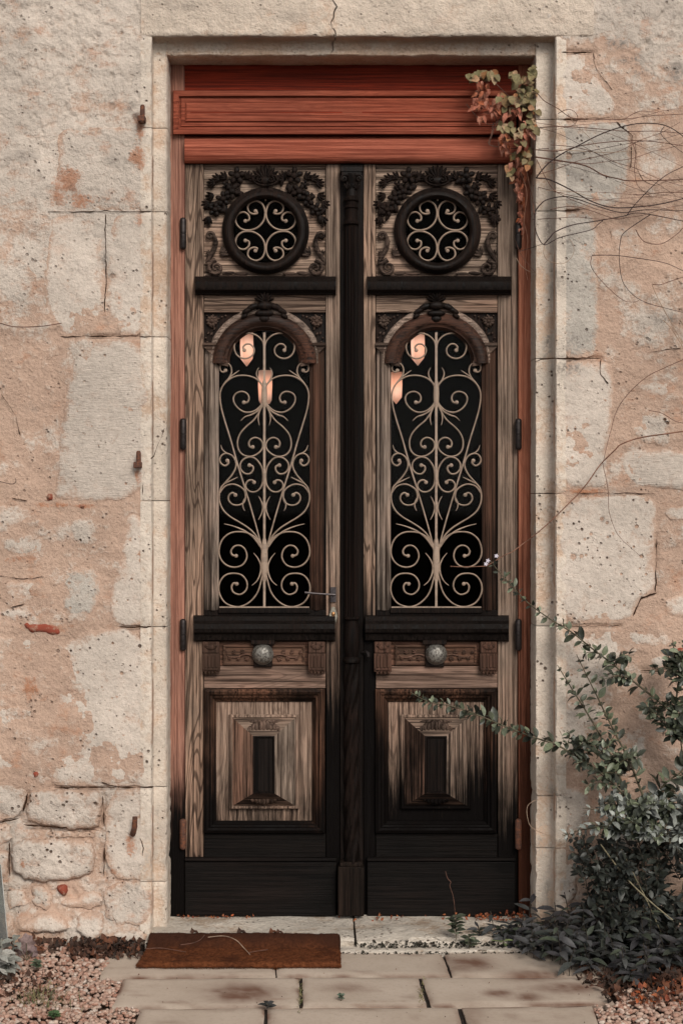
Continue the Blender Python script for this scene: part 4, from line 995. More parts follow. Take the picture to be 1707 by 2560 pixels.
mb = MB(); mb.pbox(845, 910, 2168, 2291, .140, .204); mb.pbox(849, 906, 2156, 2167.5, .150, .204); mb.build('column_base', wood('base_block_oak', (0.026, 0.018, 0.014), (0.004, 0.003, 0.0025), 'z', None, gloss=.5, rings=.15, streak=.9, seed=52.), LEFT, bevel=.004)
mb = MB(); mb.tube([P(905, 1632, .19), P(915, 1628, .178), P(921, 1634, .172), P(921, 1642, .172)], [3*S, 3*S, 4.5*S, 4*S], 6); mb.build('small_hook', M_DARKIRON, LEFT)
# lever handle and escutcheon
mb = MB(); mb.tube([P(833, 1486, .20), P(833, 1486, .158)], 3.4*S, 8); mb.tube([P(838, 1487, .158), P(815, 1485.5, .152), P(790, 1484, .151), P(762, 1481.5, .153)], [3.2*S, 2.6*S, 2.6*S, 3.8*S], 8)
mb.pbox(826, 840, 1468, 1505, .197, .204)
mb.build('lever_handle', plain('dull_steel', (0.07, 0.06, 0.062), .45, .7, .3, 60, .2), LEFT)
mb = MB(); L_ = []
for k, (sc_, y) in enumerate(((1, .204), (1, .194), (.82, .190))):
    L_.append([P(833+10*sc_*math.cos(t)*(1+.12*math.cos(4*t)), 1540-24*sc_*math.sin(t)*(1-.06*math.cos(4*t)), y) for t in np.linspace(0, 2*math.pi, 24, endpoint=False)])
mb.loops(L_, cap1=True); es = mb.build('keyhole_plate', plain('pale_brass', (0.36, 0.33, 0.27), .4, .6, .3, 80, .3), LEFT, 'pale metal keyhole plate with a brass cylinder')
mb = MB(); mb.pell(833, 1535, .190, 5.5, 6, .004); mb.pell(833, 1546, .190, 3, 9, .004); mb.build('cylinder', plain('old_brass', (0.35, 0.18, 0.08), .4, .8, .3, 80, .2), es)

# ------------------------------------------------------------------ sill, mat, paving
SILL = empty('door_sill', (X(880), .05, 0), 'worn white limestone threshold split in two below the double door', 'doorstep')
M_SILL = masonry('sill_limestone', grey=(0.56, 0.50, 0.43), peach=(.42, .32, .24), pits=0.9, stain=0.1, rough=1.0, lichen=0.45, useattr=True)
def slab(x0, x1, y0, y1, z0, z1, name, mat, par, wob=.004, st=.02, rel=.003, seed=0, chip=0.0, poly=None, label=None, tone=.8):
    """worn block: top and front as a displaced height field following a given outline"""
    nx = max(3, int((x1-x0)/st)); ny = max(3, int((y1-y0)/st)); L_ = []
    mb = MB(); vs = []; fs = []; at = []
    us = np.linspace(0, 1, nx+1); vv = np.linspace(0, 1, ny+1)
    rows = []
    # ring profile: front bottom -> front top -> top -> back
    prof = [(0, -1), (0, -.45), (0, -.12)]+[(v, 0) for v in vv]+[(1, -1)]
    for j, (v, d) in enumerate(prof):
        row = []
        for u in us:
            x = x0+(x1-x0)*u; y = y0+(y1-y0)*v; z = z1 if d == 0 else (z1+(z0-z1)*(-d))
            n_ = float(fbm(x*9+seed, y*9+3, 4, 81)); n2 = float(fbm(x*40+seed, (z+y)*40, 3, 83, .6))
            ed = min(u, 1-u)*(x1-x0)
            if d == 0: z += rel*n_-(.006 if v == 0 else 0)-(.003 if ed < .001 else 0)
            if v == 0: y += wob*(n2+n_)+(.006 if d == 0 else 0)-chip*max(0, -n_)*0; y += chip*max(0, n_+.6*n2)*(1 if d > -.9 else .2)
            x += wob*.8*float(fbm(y*12+seed, z*9+(5 if u < .5 else 9), 3, 85))*(1 if u in (0, 1) else 0)
            row.append((x, y, z))
        rows.append(row)
    for r_ in rows: vs += r_
    m_ = nx+1
    for j in range(len(rows)-1):
        for i in range(nx): fs.append((j*m_+i, j*m_+i+1, (j+1)*m_+i+1, (j+1)*m_+i))
    fs.append(tuple(j*m_ for j in range(len(rows)))[::-1]); fs.append(tuple(j*m_+nx for j in range(len(rows))))
    mb.add(vs, fs, [float(np.clip(tone+.5*fbm(v[0]*7, v[1]*7, 3, 7), 0, 1)) for v in vs])
    return mb.build(name, mat, par, smooth=45, label=label)
slab(X(372), X(884), -.105, .31, -.03, .030, 'sill_stone', M_SILL, SILL, chip=.03, seed=3, rel=.009)
slab(X(889), X(1400), -.105, .31, -.03, .031, 'sill_stone', M_SILL, SILL, chip=.035, seed=9, rel=.008)
slab(X(845, -.13), X(1330, -.13), -.165, -.085, -.03, .006, 'step_course', M_SILL, SILL, chip=.02, seed=15, st=.015)

PAVE = MB(); gA, gB = G(240, 2372), G(1540, 2620)
pv = [Vector((x_, y_, 0)) for x_, y_ in ((-.54, -.12), (.79, -.12), (.79, -1.2), (-.54, -1.2))]
PAVE.prism([(0, 0), (1, 0), (0, 1)], 0, 0) if False else None
PAVE.v = []; PAVE.f = []; PAVE.add([(p.x, p.y, -.012) for p in pv]+[(p.x, p.y, -.06) for p in pv], [(0, 3, 2, 1), (0, 1, 5, 4), (1, 2, 6, 5), (2, 3, 7, 6), (3, 0, 4, 7)])
PV = PAVE.build('paving', plain('joint_soil', (0.02, 0.014, 0.011), .95, 0, .3, 60, .8), kind='structure', smooth=0, label='pale stone flag paving in front of the door', origin=(0, -.4, -.012))
def paver(name):
    t = NT(name); p = t.pos
    a = t.noise(p, 3, 4, .6); b_ = t.noise(p, 60, 5, .7); st = t.noise(t.mapv((5, 7, 5), (2.2, 4.4, 0)), 1.0, 5, .62); f = t.noise(p, 300, 3)
    c = t.mix(t.mr(a, .3, .7), (0.49, 0.410, 0.340), (0.42, 0.345, 0.28))
    c = t.mix(t.math('MULTIPLY', t.mr(b_, .45, .75), .35), c, (0.30, 0.235, 0.185))
    c = t.mix(t.math('MULTIPLY', t.attr('tone'), t.mr(st, .3, .55, .55, 1.0)), c, (0.15, 0.08, 0.055))
    c = t.mix(t.math('MULTIPLY', t.mr(st, .60, .72), .45), c, (0.22, 0.13, 0.09))
    t.bsdf(c, .85, t.bump(t.math('ADD', b_, t.math('MULTIPLY', f, .4)), .35, .003), spec=.25); return t.m
M_PAVE = paver('sandstone_flag')
STAINS = [(602, 2482, 95, 26, 1.0), (865, 2470, 70, 14, .5), (1168, 2410, 70, 20, .9), (1245, 2483, 40, 10, .9), (1320, 2492, 40, 12, .9), (1180, 2545, 35, 60, .35), (500, 2440, 120, 6, .4), (1330, 2440, 90, 16, .8), (1420, 2470, 110, 16, .7)]
def flag(corners, z=.0, seed=0):
    """corners in pixels on the ground: tl,tr,br,bl"""
    c = [G(*p, z) for p in corners]; n, m_ = 36, 14; vs = []; at = []
    for j in range(m_+1):
        for i in range(n+1):
            u, v = i/n, j/m_
            p = (c[0]*(1-u)+c[1]*u)*(1-v)+(c[3]*(1-u)+c[2]*u)*v
            e = min(u, 1-u, v*.6, (1-v)*.6)
            x = p.x+(.003*float(fbm(p.y*20+seed, 1, 3, 5)) if i in (0, n) else 0); y = p.y+(.003*float(fbm(p.x*20+seed, 2, 3, 6)) if j in (0, m_) else 0)
            zz = z+.0025*float(fbm(p.x*5+seed, p.y*5, 3, 8))-(.005 if e == 0 else 0)
            vs.append((x, y, zz))
            k = S*(D+y)/D; px = VX+x/k; py = VY+(HC-zz)/k; s_ = 0
            for (sx, sy, rx, ry, am) in STAINS:
                q_ = ((px-sx)/rx)**2+((py-sy)/ry)**2; s_ = max(s_, min(1, 1.35*am*math.exp(-q_*1.5)*(1+.5*float(fbm(px/18, py/9, 3, 91)))))
            ee = min(u, 1-u)*(c[1]-c[0]).length; ev = min(v, 1-v)*(c[3]-c[0]).length; n_ = float(fbm(p.x*14+seed, p.y*14, 3, 55))
            s_ = max(s_, 1.0*math.exp(-min(ee, ev)/.012)*max(0, n_+.45)); s_ = max(s_, .5*max(0, float(fbm(p.x*7, p.y*16+seed, 4, 57))-.25)*2.2)
            at.append(s_)
    N_ = len(vs); fs = [(j*(n+1)+i, (j+1)*(n+1)+i, (j+1)*(n+1)+i+1, j*(n+1)+i+1) for j in range(m_) for i in range(n)]
    bd = [i for i in range(n+1)]+[j*(n+1)+n for j in range(1, m_+1)]+[m_*(n+1)+i for i in range(n-1, -1, -1)]+[j*(n+1) for j in range(m_-1, 0, -1)]
    for b_ in bd: vs.append((vs[b_][0], vs[b_][1], vs[b_][2]-.05)); at.append(0)
    for k in range(len(bd)): fs.append((bd[k], bd[(k+1) % len(bd)], N_+(k+1) % len(bd), N_+k))
    mb = MB(); mb.add(vs, fs, at); mb.build('paving_slab', M_PAVE, PV, smooth=40)
flag([(262, 2380), (684, 2380), (688, 2437), (249, 2444)], -.002, 1)
flag([(687, 2374), (1102, 2376), (1124, 2438), (692, 2437)], 0, 2)
flag([(1109, 2375), (1500, 2380), (1560, 2439), (1130, 2439)], .001, 3)
flag([(309, 2445), (747, 2441), (749, 2515), (281, 2516)], .0, 4)
flag([(755, 2441), (1044, 2441), (1066, 2514), (757, 2515)], .001, 5)
flag([(1053, 2441), (1490, 2441), (1534, 2505), (1077, 2513)], .0, 6)
flag([(351, 2519), (660, 2517), (661, 2630), (318, 2630)], .001, 7)
flag([(667, 2517), (1141, 2515), (1172, 2630), (671, 2630)], -.001, 8)
flag([(1153, 2515), (1478, 2512), (1519, 2630), (1193, 2630)], .002, 9)

# doormat: lies on the flags, back edge rides up against the sill
mt = NT('coir'); nz = mt.noise(mt.mapv((90, 90, 90)), 1, 6, .75); n2 = mt.noise(mt.mapv((400, 120, 300)), 1, 3, .7); n3 = mt.noise(mt.pos, 9, 4)
cc = mt.mix(mt.mr(nz, .35, .65), (0.085, 0.026, 0.010), (0.21, 0.070, 0.028)); cc = mt.mix(mt.math('MULTIPLY', mt.mr(n3, .5, .65), .6), cc, (0.06, 0.02, 0.010))
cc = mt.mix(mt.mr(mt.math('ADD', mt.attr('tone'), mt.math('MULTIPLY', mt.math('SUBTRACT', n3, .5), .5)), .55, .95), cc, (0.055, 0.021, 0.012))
mt.bsdf(cc, .97, mt.bump(mt.math('ADD', nz, n2), 1.0, .008), spec=.1)
mb = MB(); nx, ny = 170, 44; vs = []
tl, tr = G(372, 2340), G(850, 2346); bl, br = G(341, 2421), G(853, 2424)
yb_ = -.098; yf_ = bl.y
for j in range(ny+1):
    for i in range(nx+1):
        u, v = i/nx, j/ny
        y = yf_+(yb_-yf_)*v; xa = bl.x+(X(371, -.12)-bl.x)*v; xb = br.x+(X(850, -.12)-br.x)*v; x = xa+(xb-xa)*u
        rise = .034*float(sstep(.72, 1.0, v))
        z = .019+rise+.0022*float(fbm(x*60, y*60, 2, 17))+.004*float(fbm(x*4, y*3, 2, 19))
        ed = min(min(u, 1-u)*(xb-xa), v*.25, (1-v)*.25); z -= .012*max(0, 1-ed/.006)
        y += .004*float(fbm(x*30, 3, 3, 23)) if v in (0, 1) else 0; x += .004*float(fbm(y*40, 7, 3, 25)) if u in (0, 1) else 0
        vs.append((x, y, z))
fs = [(j*(nx+1)+i, j*(nx+1)+i+1, (j+1)*(nx+1)+i+1, (j+1)*(nx+1)+i) for j in range(ny) for i in range(nx)]
bd = [i for i in range(nx+1)]+[j*(nx+1)+nx for j in range(1, ny+1)]+[ny*(nx+1)+i for i in range(nx-1, -1, -1)]+[j*(nx+1) for j in range(ny-1, 0, -1)]
N_ = len(vs)
for b_ in bd: vs.append((vs[b_][0], vs[b_][1], max(.003, vs[b_][2]-.018)))
for k in range(len(bd)): fs.append((bd[(k+1) % len(bd)], bd[k], N_+k, N_+(k+1) % len(bd)))
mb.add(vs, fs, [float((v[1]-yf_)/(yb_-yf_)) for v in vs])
rr = random.Random(31)   # bristles
for k in range(9000):
    u, v = rr.random(), rr.random()
    if k < 2500: v = 0.0 if k % 3 else rr.random(); u = u if k % 3 else rr.choice((0., 1.))
    i = min(nx-1, int(u*nx)); j = min(ny-1, int(v*ny)); p = vs[j*(nx+1)+i]
    x = p[0]+rr.uniform(-.002, .002); y = p[1]+rr.uniform(-.003, .003); z = p[2]-(rr.uniform(0, .012) if v == 0 else .001)
    dx_, dy_ = rr.uniform(-.005, .005), rr.uniform(-.006, .002); h = rr.uniform(.002, .006)
    mb.add([(x-.0006, y, z), (x+.0006, y, z), (x+dx_, y+dy_, z+h)], [(0, 1, 2)], float((y-yf_)/(yb_-yf_)))
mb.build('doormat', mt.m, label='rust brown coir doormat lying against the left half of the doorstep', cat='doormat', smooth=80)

# ------------------------------------------------------------------ iron shutter pins in the wall
PIN = lambda lab: empty('shutter_pin', (0, 0, 0), lab, 'hinge pin', 'iron shutter pins in the wall')
def pin(px, y0, y1, lab, lean=0):
    r = empty('shutter_pin', P(px, y1, -.03), lab, 'hinge pin', 'iron shutter pins in the left wall')
    m = MB(); m.tube([P(px+lean, y1-2, -.034), P(px+lean*.4, (y0+y1)/2, -.036), P(px, y0+4, -.038), P(px, y0, -.038)], [6.5*S, 6.3*S, 6*S, 4*S], 10); m.build('pin', M_RUST, r, smooth=50)
    m = MB(); m.box(X(px)-.013, X(px)+.013, -.045, .03, Z(y1+2), Z(y1-13)); m.build('bracket', M_RUST, r, bevel=.003)
pin(357, 262, 308, 'rusty shutter pin high on the left wall beside the transom', -1)
pin(347, 1127, 1168, 'rusty shutter pin half way up the left wall by the cracked jamb')
r_ = empty('shutter_pin', P(337, 2085, -.03), 'rusty broken shutter stub low on the left wall above the rust stain', 'hinge pin', 'iron shutter pins in the left wall')
m = MB(); m.tube([P(332, 2086, .02), P(333, 2084, -.02), P(337, 2068, -.030), P(338, 2042, -.032)], [.009, .010, .0095, .0085], 8); m.build('pin', M_RUST, r_, smooth=50)

# ------------------------------------------------------------------ pendant lamps glowing in the hall
lt = NT('lit_lamp_paper'); em = lt.n('ShaderNodeBsdfPrincipled'); em.inputs['Base Color'].default_value = (.6, .35, .25, 1)
lg = lt.noise(lt.pos, 9, 3); lt.put(em.inputs['Emission Color'], lt.mix(lt.mr(lg, .35, .65), (1.0, .42, .26), (1.0, .58, .42))); tc = lt.n('ShaderNodeTexCoord').outputs['Object']; vl = lt.n('ShaderNodeVectorMath'); vl.operation = 'LENGTH'; lt.put(vl.inputs[0], tc)
lt.put(em.inputs['Emission Strength'], lt.math('ADD', .16, lt.mr(vl.outputs['Value'], .018, .075, .62, 0)))
lt.t.links.new(em.outputs[0], lt.out.inputs[0])
lb = NT('lamp_bulb'); e2 = lb.n('ShaderNodeEmission'); e2.inputs[0].default_value = (1, .68, .48, 1); e2.inputs[1].default_value = .5; lb.t.links.new(e2.outputs[0], lb.out.inputs[0])
def lamp(px, y0, y1, wpx, lab, y=1.0, point=True):
    r = empty('wall_lamp', P(px, y1, y), lab, 'lamp', 'lamps glowing behind the door glass')
    m = MB(); w_ = wpx*S*(D+y)/D/2; c = P(px, y0, y); zb = Z(y1, y); zt = Z(y0, y); zk = zb+(w_*1.1 if point else w_*.5)
    ring = lambda rr, z: [(c.x+rr*math.cos(math.pi/4+math.pi/2*i+.35), c.y+rr*math.sin(math.pi/4+math.pi/2*i+.35), z) for i in range(4)]
    m.loops([ring(w_*1.05, zt), ring(w_*1.1, (zt+zk)/2), ring(w_, zk), ring(w_*.05 if point else w_*.7, zb)], cap0=True, cap1=True); m.build('lamp_shade', lt.m, r, smooth=0)
    m = MB(); m.ell((c.x, c.y, (zt+zb)/2), .014, .014, .025, 0, 10, 8); m.build('bulb', lb.m, r)
    m = MB(); m.tube([(c.x, c.y, zt), (c.x, c.y, zt+.22)], .003, 5); m.build('chain', M_DARKIRON, r)
lamp(617, 832, 916, 34, 'glowing pink lamp behind the top left scroll of the left door leaf')
lamp(663, 926, 1010, 36, 'glowing pink lamp behind the centre bar of the left door leaf', 1.3, False)
lamp(1044, 828, 914, 34, 'glowing pink lamp behind the top left scroll of the right door leaf')
lamp(990, 930, 1010, 30, 'dimmer pink lamp cut by the left edge of the right door glass', 1.3)

# ------------------------------------------------------------------ plants
def leaf_shape(L, W, fold=.25, curve=.25, seg=4, tip=.5, wav=0.0):
    """leaf along +x, normal +z"""
    vs = [(0, 0, 0)]; fs = []
    prof = [math.sin(math.pi*min(1, (i/seg))**(1.0-.3*tip))**.8 if 0 < i < seg else 0 for i in range(seg+1)]
    for i in range(1, seg):
        t = i/seg; x = L*t; z = -curve*L*t*t+.12*L*t; w_ = W/2*prof[i]; q = wav*W*math.sin(i*2.1)
        vs += [(x, w_, z+fold*w_+q), (x, 0, z), (x, -w_, z+fold*w_-q)]
    vs.append((L, 0, -curve*L+.12*L)); e = len(vs)-1
    fs += [(0, 2, 1), (0, 3, 2)]
    for i in range(1, seg-1):
        a = 1+(i-1)*3; b = a+3; fs += [(a, a+1, b+1, b), (a+1, a+2, b+2, b+1)]
    a = 1+(seg-2)*3; fs += [(a, a+1, e), (a+1, a+2, e)]
    return vs, fs
def leaf_mesh(name, mat, *a, **k):
    vs, fs = leaf_shape(*a, **k); me = bpy.data.meshes.new(name); me.from_pydata(vs, [], fs); me.update(); me.shade_smooth(); me.materials.append(mat); return me
def lmat(pos, d, up, sc):
    d = Vector(d).normalized(); u = Vector(up); u = u-d*u.dot(d)
    if u.length < 1e-4: u = d.orthogonal()
    u.normalize(); v = u.cross(d)
    m = Matrix(((d.x*sc, v.x*sc, u.x*sc, pos[0]), (d.y*sc, v.y*sc, u.y*sc, pos[1]), (d.z*sc, v.z*sc, u.z*sc, pos[2]), (0, 0, 0, 1)))
    return m
class Foliage:
    """collects leaves; the largest 290 become objects, the rest one mesh"""
    def __init__(s, root, name, mat, shapes, limit=290): s.root = root; s.name = name; s.mat = mat; s.shapes = shapes; s.items = []; s.limit = limit
    def leaf(s, pos, d, up, sc, k=None, pri=0): s.items.append((pri+sc, pos, d, up, sc, k if k is not None else random.randrange(len(s.shapes))))
    def finish(s, stuff='foliage'):
        s.items.sort(key=lambda t: -t[0]); mes = [leaf_mesh(s.name, s.mat, **q) for q in s.shapes]
        for it in s.items[:s.limit]:
            _, pos, d, up, sc, k = it
            o = bpy.data.objects.new(s.name, mes[k]); COL.objects.link(o); o.parent = s.root
            m = lmat(Vector(pos)-WLOC[s.root.name], d, up, sc); o.matrix_local = m
        rest = s.items[s.limit:]
        if rest:
            mb = MB(); shp = [leaf_shape(**q) for q in s.shapes]
            for it in rest:
                _, pos, d, up, sc, k = it; m = lmat(pos, d, up, sc); vs, fs = shp[k]; mb.add([tuple(m @ Vector(v)) for v in vs], fs, random.random())
            o = mb.build(stuff, s.mat, s.root, smooth=180, attr='rnd'); o['kind'] = 'stuff'
def rv(a=1.0): return Vector((random.uniform(-a, a), random.uniform(-a, a), random.uniform(-a, a)))
M_STEM = plain('green_brown_stem', (0.09, 0.075, 0.045), .7, 0, .4, 60, .3)
M_STEMD = plain('dark_stem', (0.035, 0.028, 0.02), .7, 0, .4, 60, .3)
GREENS = [(0.020, 0.023, 0.017), (0.050, 0.058, 0.036), (0.026, 0.030, 0.023), (0.13, 0.15, 0.09), (0.034, 0.038, 0.028), (0.22, 0.25, 0.17), (0.022, 0.025, 0.020), (0.07, 0.078, 0.058)]
M_SHRUB = leafmat('shrub_leaf', tuple(GREENS), .42)
SH = empty('shrub', G(1600, 2420), 'large arching shrub with small oval grey green leaves on long branches right of the door', 'shrub')
M_PALE = leafmat('pale_shrub_leaf', tuple([(0.16, 0.17, 0.15), (0.26, 0.28, 0.25), (0.08, 0.085, 0.08), (0.36, 0.38, 0.35), (0.05, 0.055, 0.05)]), .6)
SP = Foliage(SH, 'pale_leaf', M_PALE, [dict(L=.034, W=.018, fold=.3, curve=.3, tip=.1), dict(L=.040, W=.017, fold=.4, curve=.5, tip=.1)], 150)
SF = Foliage(SH, 'leaf', M_SHRUB, [dict(L=.042, W=.022, fold=.3, curve=.3, tip=.0, seg=5), dict(L=.036, W=.022, fold=.15, curve=.5, tip=.0, seg=5), dict(L=.046, W=.021, fold=.4, curve=.15, tip=.1, seg=5)], 298)
def branch(F, pts, r0, r1, step=.017, size=1.0, mat=None, dens=1.0, par=None, tipscale=.55, name='branch', spread=1.0, cluster=2):
    c = catmull([tuple(P(*p)) for p in pts], 6); n = len(c)
    mb = MB(); mb.tube(c, [(r0+(r1-r0)*i/(n-1)) for i in range(n)], 5); mb.build(name, mat or M_STEM, par or F.root, smooth=60)
    acc = 0; ang = random.random()*6; tot = sum((Vector(c[i+1])-Vector(c[i])).length for i in range(n-1)); run = 0
    for i in range(n-1):
        a, b = Vector(c[i]), Vector(c[i+1]); d = b-a; L_ = d.length; acc += L_; run += L_
        if acc > step/dens:
            acc = 0; t = run/tot; ang += 1.57+random.uniform(-.4, .4); dn = d.normalized(); u = dn.orthogonal().normalized(); w_ = dn.cross(u)
            sc = size*(tipscale+(1-tipscale)*min(1, (t)*3))*random.uniform(.75, 1.15)
            for s_ in (0, math.pi):
                for q in range(cluster):
                    e = u*math.cos(ang+s_+q*.7)+w_*math.sin(ang+s_+q*.7)
                    dd = e*spread-dn*.55+rv(.3)+Vector((0, -.1, -.12)); up = Vector((0, -.5, .8))+rv(.7)
                    F.leaf(b+e*.003, dd, up, sc*random.uniform(.6, 1.05), pri=.3 if b.y < -.02 and size > .9 else 0)
Y = -.10
B = [  # branches listed from the tip to the base: (px, py, depth)
 [(1226,1402,-.16),(1247,1430,-.15),(1276,1462,-.14),(1320,1508,-.12),(1378,1550,-.11),(1430,1582,-.10),(1480,1622,-.10),(1530,1660,-.11),(1572,1695,-.13),(1622,1735,-.15),(1668,1772,-.17),(1730,1840,-.20),(1770,1960,-.24)],
 [(1026,1730,-.22),(1052,1746,-.21),(1086,1758,-.20),(1132,1766,-.19),(1190,1786,-.17),(1252,1812,-.16),(1330,1842,-.15),(1390,1862,-.15),(1440,1892,-.16),(1500,1932,-.18),(1560,1990,-.20),(1620,2090,-.24)],
 [(1392,1662,-.08),(1412,1695,-.08),(1440,1740,-.08),(1468,1785,-.09),(1500,1840,-.10),(1530,1900,-.13),(1560,1975,-.17)],
 [(1440,1636,-.09),(1462,1682,-.09),(1490,1738,-.09),(1515,1790,-.09),(1540,1840,-.10),(1575,1910,-.13),(1610,2000,-.18)],
 [(1740,1560,-.18),(1705,1640,-.17),(1695,1700,-.17),(1690,1760,-.18),(1700,1850,-.2)],
 [(1780,1840,-.22),(1735,1895,-.2),(1700,1930,-.2),(1660,1960,-.2),(1640,2000,-.2)],
 [(1600,1760,-.13),(1640,1790,-.15),(1690,1850,-.18)],
 [(1680,1600,-.16),(1690,1660,-.16),(1720,1730,-.18)],
 [(1455,2020,-.22),(1500,2025,-.22),(1560,2030,-.23),(1630,2040,-.24),(1710,2045,-.26)],
 [(1405,2090,-.25),(1450,2075,-.25),(1500,2070,-.25),(1570,2080,-.25),(1640,2085,-.26),(1730,2090,-.28)],
]
for i, b in enumerate(B): branch(SP if i >= 8 else SF, b, .0012, .0045, size=1.0 if i not in (5,) else 1.5, dens=.85 if i in (0, 2, 3) else 1.15, mat=M_STEM)
# side shoots along the main branches
for k in range(70):
    b = random.choice(B[:2]+B[6:]+B[8:]); t = random.uniform(.45, 1.0); i = min(len(b)-2, int(t*(len(b)-1))); f = t*(len(b)-1)-i
    p = [b[i][j]*(1-f)+b[i+1][j]*f for j in range(3)]
    if p[0] < 1400: continue
    an = random.uniform(-.2, 3.5); l_ = random.uniform(35, 85)
    q = (p[0]+l_*math.cos(an)*.9, p[1]-l_*math.sin(an)*.55, p[2]-random.uniform(-.02, .08)); mid = ((p[0]+q[0])/2+random.uniform(-6, 6), (p[1]+q[1])/2-6, (p[2]+q[2])/2)
    branch(SF, [q, mid, tuple(p)], .0008, .002, size=.95, dens=1.2)
# the dense body of the shrub
def mass(F, n, fn, l0, l1, size, mat, dens=1.0, updir=(0.2, 1.6), stems=True):
    for k in range(n):
        px, py, y = fn(); an = random.uniform(*updir); l_ = random.uniform(l0, l1)
        q = (px+l_*math.cos(an), py-l_*math.sin(an), y-random.uniform(-.03, .06)); mid = ((px+q[0])/2+random.uniform(-8, 8), (py+q[1])/2-8, (y+q[2])/2)
        branch(F, [q, mid, (px, py, y)], .0008, .0018, size=size*random.uniform(.8, 1.2), dens=dens, mat=mat)
def in_poly(poly, y0, y1):
    xs = [p[0] for p in poly]; ys = [p[1] for p in poly]
    def f():
        while True:
            x, z = random.uniform(min(xs), max(xs)), random.uniform(min(ys), max(ys)); c = False
            for i in range(len(poly)):
                a, b = poly[i], poly[(i+1) % len(poly)]
                if (a[1] > z) != (b[1] > z) and x < (b[0]-a[0])*(z-a[1])/(b[1]-a[1])+a[0]: c = not c
            if c: return x, z, random.uniform(y0, y1)
    return f
mass(SF, 18, in_poly([(1440,1840),(1560,1880),(1620,1990),(1480,1960),(1400,1880)], -.18, -.08), 25, 60, .95, M_STEM, 1.2)
mass(SP, 34, in_poly([(1480,2010),(1740,1990),(1740,2110),(1640,2130),(1500,2070)], -.30, -.16), 25, 60, .95, M_STEM, 1.4, (-1.2, 2.5))
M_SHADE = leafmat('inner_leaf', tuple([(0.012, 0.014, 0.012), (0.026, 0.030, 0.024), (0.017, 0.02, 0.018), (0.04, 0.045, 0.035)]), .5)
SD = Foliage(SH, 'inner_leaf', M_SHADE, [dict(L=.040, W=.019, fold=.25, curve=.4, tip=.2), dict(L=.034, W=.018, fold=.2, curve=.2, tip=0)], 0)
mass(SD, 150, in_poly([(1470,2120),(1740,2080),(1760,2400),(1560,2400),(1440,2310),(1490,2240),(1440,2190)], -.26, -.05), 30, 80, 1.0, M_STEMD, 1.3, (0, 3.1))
for a in ([(1540,2100,-.2),(1580,2180,-.22),(1620,2260,-.24),(1650,2330,-.2)], [(1500,2110,-.23),(1560,2190,-.24),(1620,2250,-.26),(1680,2300,-.28)], [(1610,2000,-.18),(1640,2150,-.17),(1640,2300,-.18),(1620,2400,-.2)], [(1700,1850,-.2),(1720,2050,-.2),(1700,2250,-.2),(1660,2410,-.22)], [(1560,1975,-.17),(1600,2120,-.17),(1610,2260,-.18),(1610,2400,-.2)]):
    m = MB(); m.tube(catmull([tuple(P(*p)) for p in a], 6), .0022, 5); m.build('branch', plain('pale_stem', (0.22, 0.19, 0.12), .7, 0, .3, 60, .2) if a[0][0] < 1545 else M_STEM, SH, smooth=60)
SF.finish(); SP.finish('pale_foliage'); SD.finish('inner_foliage')
# small white flowers at the tip of the upper branch
for (fx, fy) in ((1219, 1402), (1240, 1390), (1214, 1410)):
    m = MB()
    for i in range(5): m.pell(fx+3*math.cos(i*1.26), fy-3*math.sin(i*1.26), -.165, 2.8, 1.7, .002, i*1.26, 6, 4)
    m.build('flower', plain('pale_flower', (.62, .58, .66), .7, 0, .1, 60, 0), SH)
# leafy sage-like plant spreading over the flags
M_SAGE = leafmat('sage_leaf', tuple([(0.022, 0.021, 0.023), (0.042, 0.040, 0.044), (0.030, 0.036, 0.030), (0.060, 0.060, 0.062), (0.020, 0.019, 0.020), (0.05, 0.062, 0.04)]), .55)
SG = empty('sage_plant', G(1500, 2400), 'low dark plant with long grey purple leaves spilling over the paving at the shrub foot', 'plant')
GF = Foliage(SG, 'leaf', M_SAGE, [dict(L=.062, W=.020, fold=.3, curve=.35, tip=.3, seg=5), dict(L=.054, W=.021, fold=.2, curve=.55, tip=.3, seg=5), dict(L=.070, W=.021, fold=.35, curve=.15, tip=.5, seg=5)], 298)
def sage(n, x0, x1, y0, y1, size=1.0, h=.14, xf=None):
    for k in range(n):
        while True:
            px = random.uniform(x0, x1); py = random.uniform(y0, y1)
            if xf is None or xf(px, py): break
        g_ = G(px, py); hh = random.uniform(.3, 1)*h; top = g_+Vector((random.uniform(-.04, .04), random.uniform(-.05, .03), hh)); mid = (g_+top)/2+rv(.008)
        mb = MB(); c = catmull([tuple(g_), tuple(mid), tuple(top)], 4); mb.tube(c, .0014, 4, False); mb.build('stem', M_STEMD, SG, smooth=60)
        nl = random.randint(5, 9); a0 = random.random()*6
        for q in range(nl):
            t = .35+.65*q/nl; p = g_.lerp(top, t); an = a0+q*2.4; e = Vector((math.cos(an), math.sin(an)-.15, random.uniform(-.25, .55)-.2*(1-t)))
            GF.leaf(p, e, Vector((0, -.35, 1))+rv(.35), size*random.uniform(.65, 1.1)*(.75 if t > .85 else 1))
edge = lambda px, py: py < 2330+(px-1180)*.38 or px > 1560
sage(120, 1250, 1640, 2345, 2470, 1.0, .14, lambda x, y: y < 2372+(x-1250)*.30)
sage(50, 1400, 1720, 2330, 2440, 1.1, .20)
sage(12, 1190, 1290, 2352, 2368, .8, .07)
GF.finish()
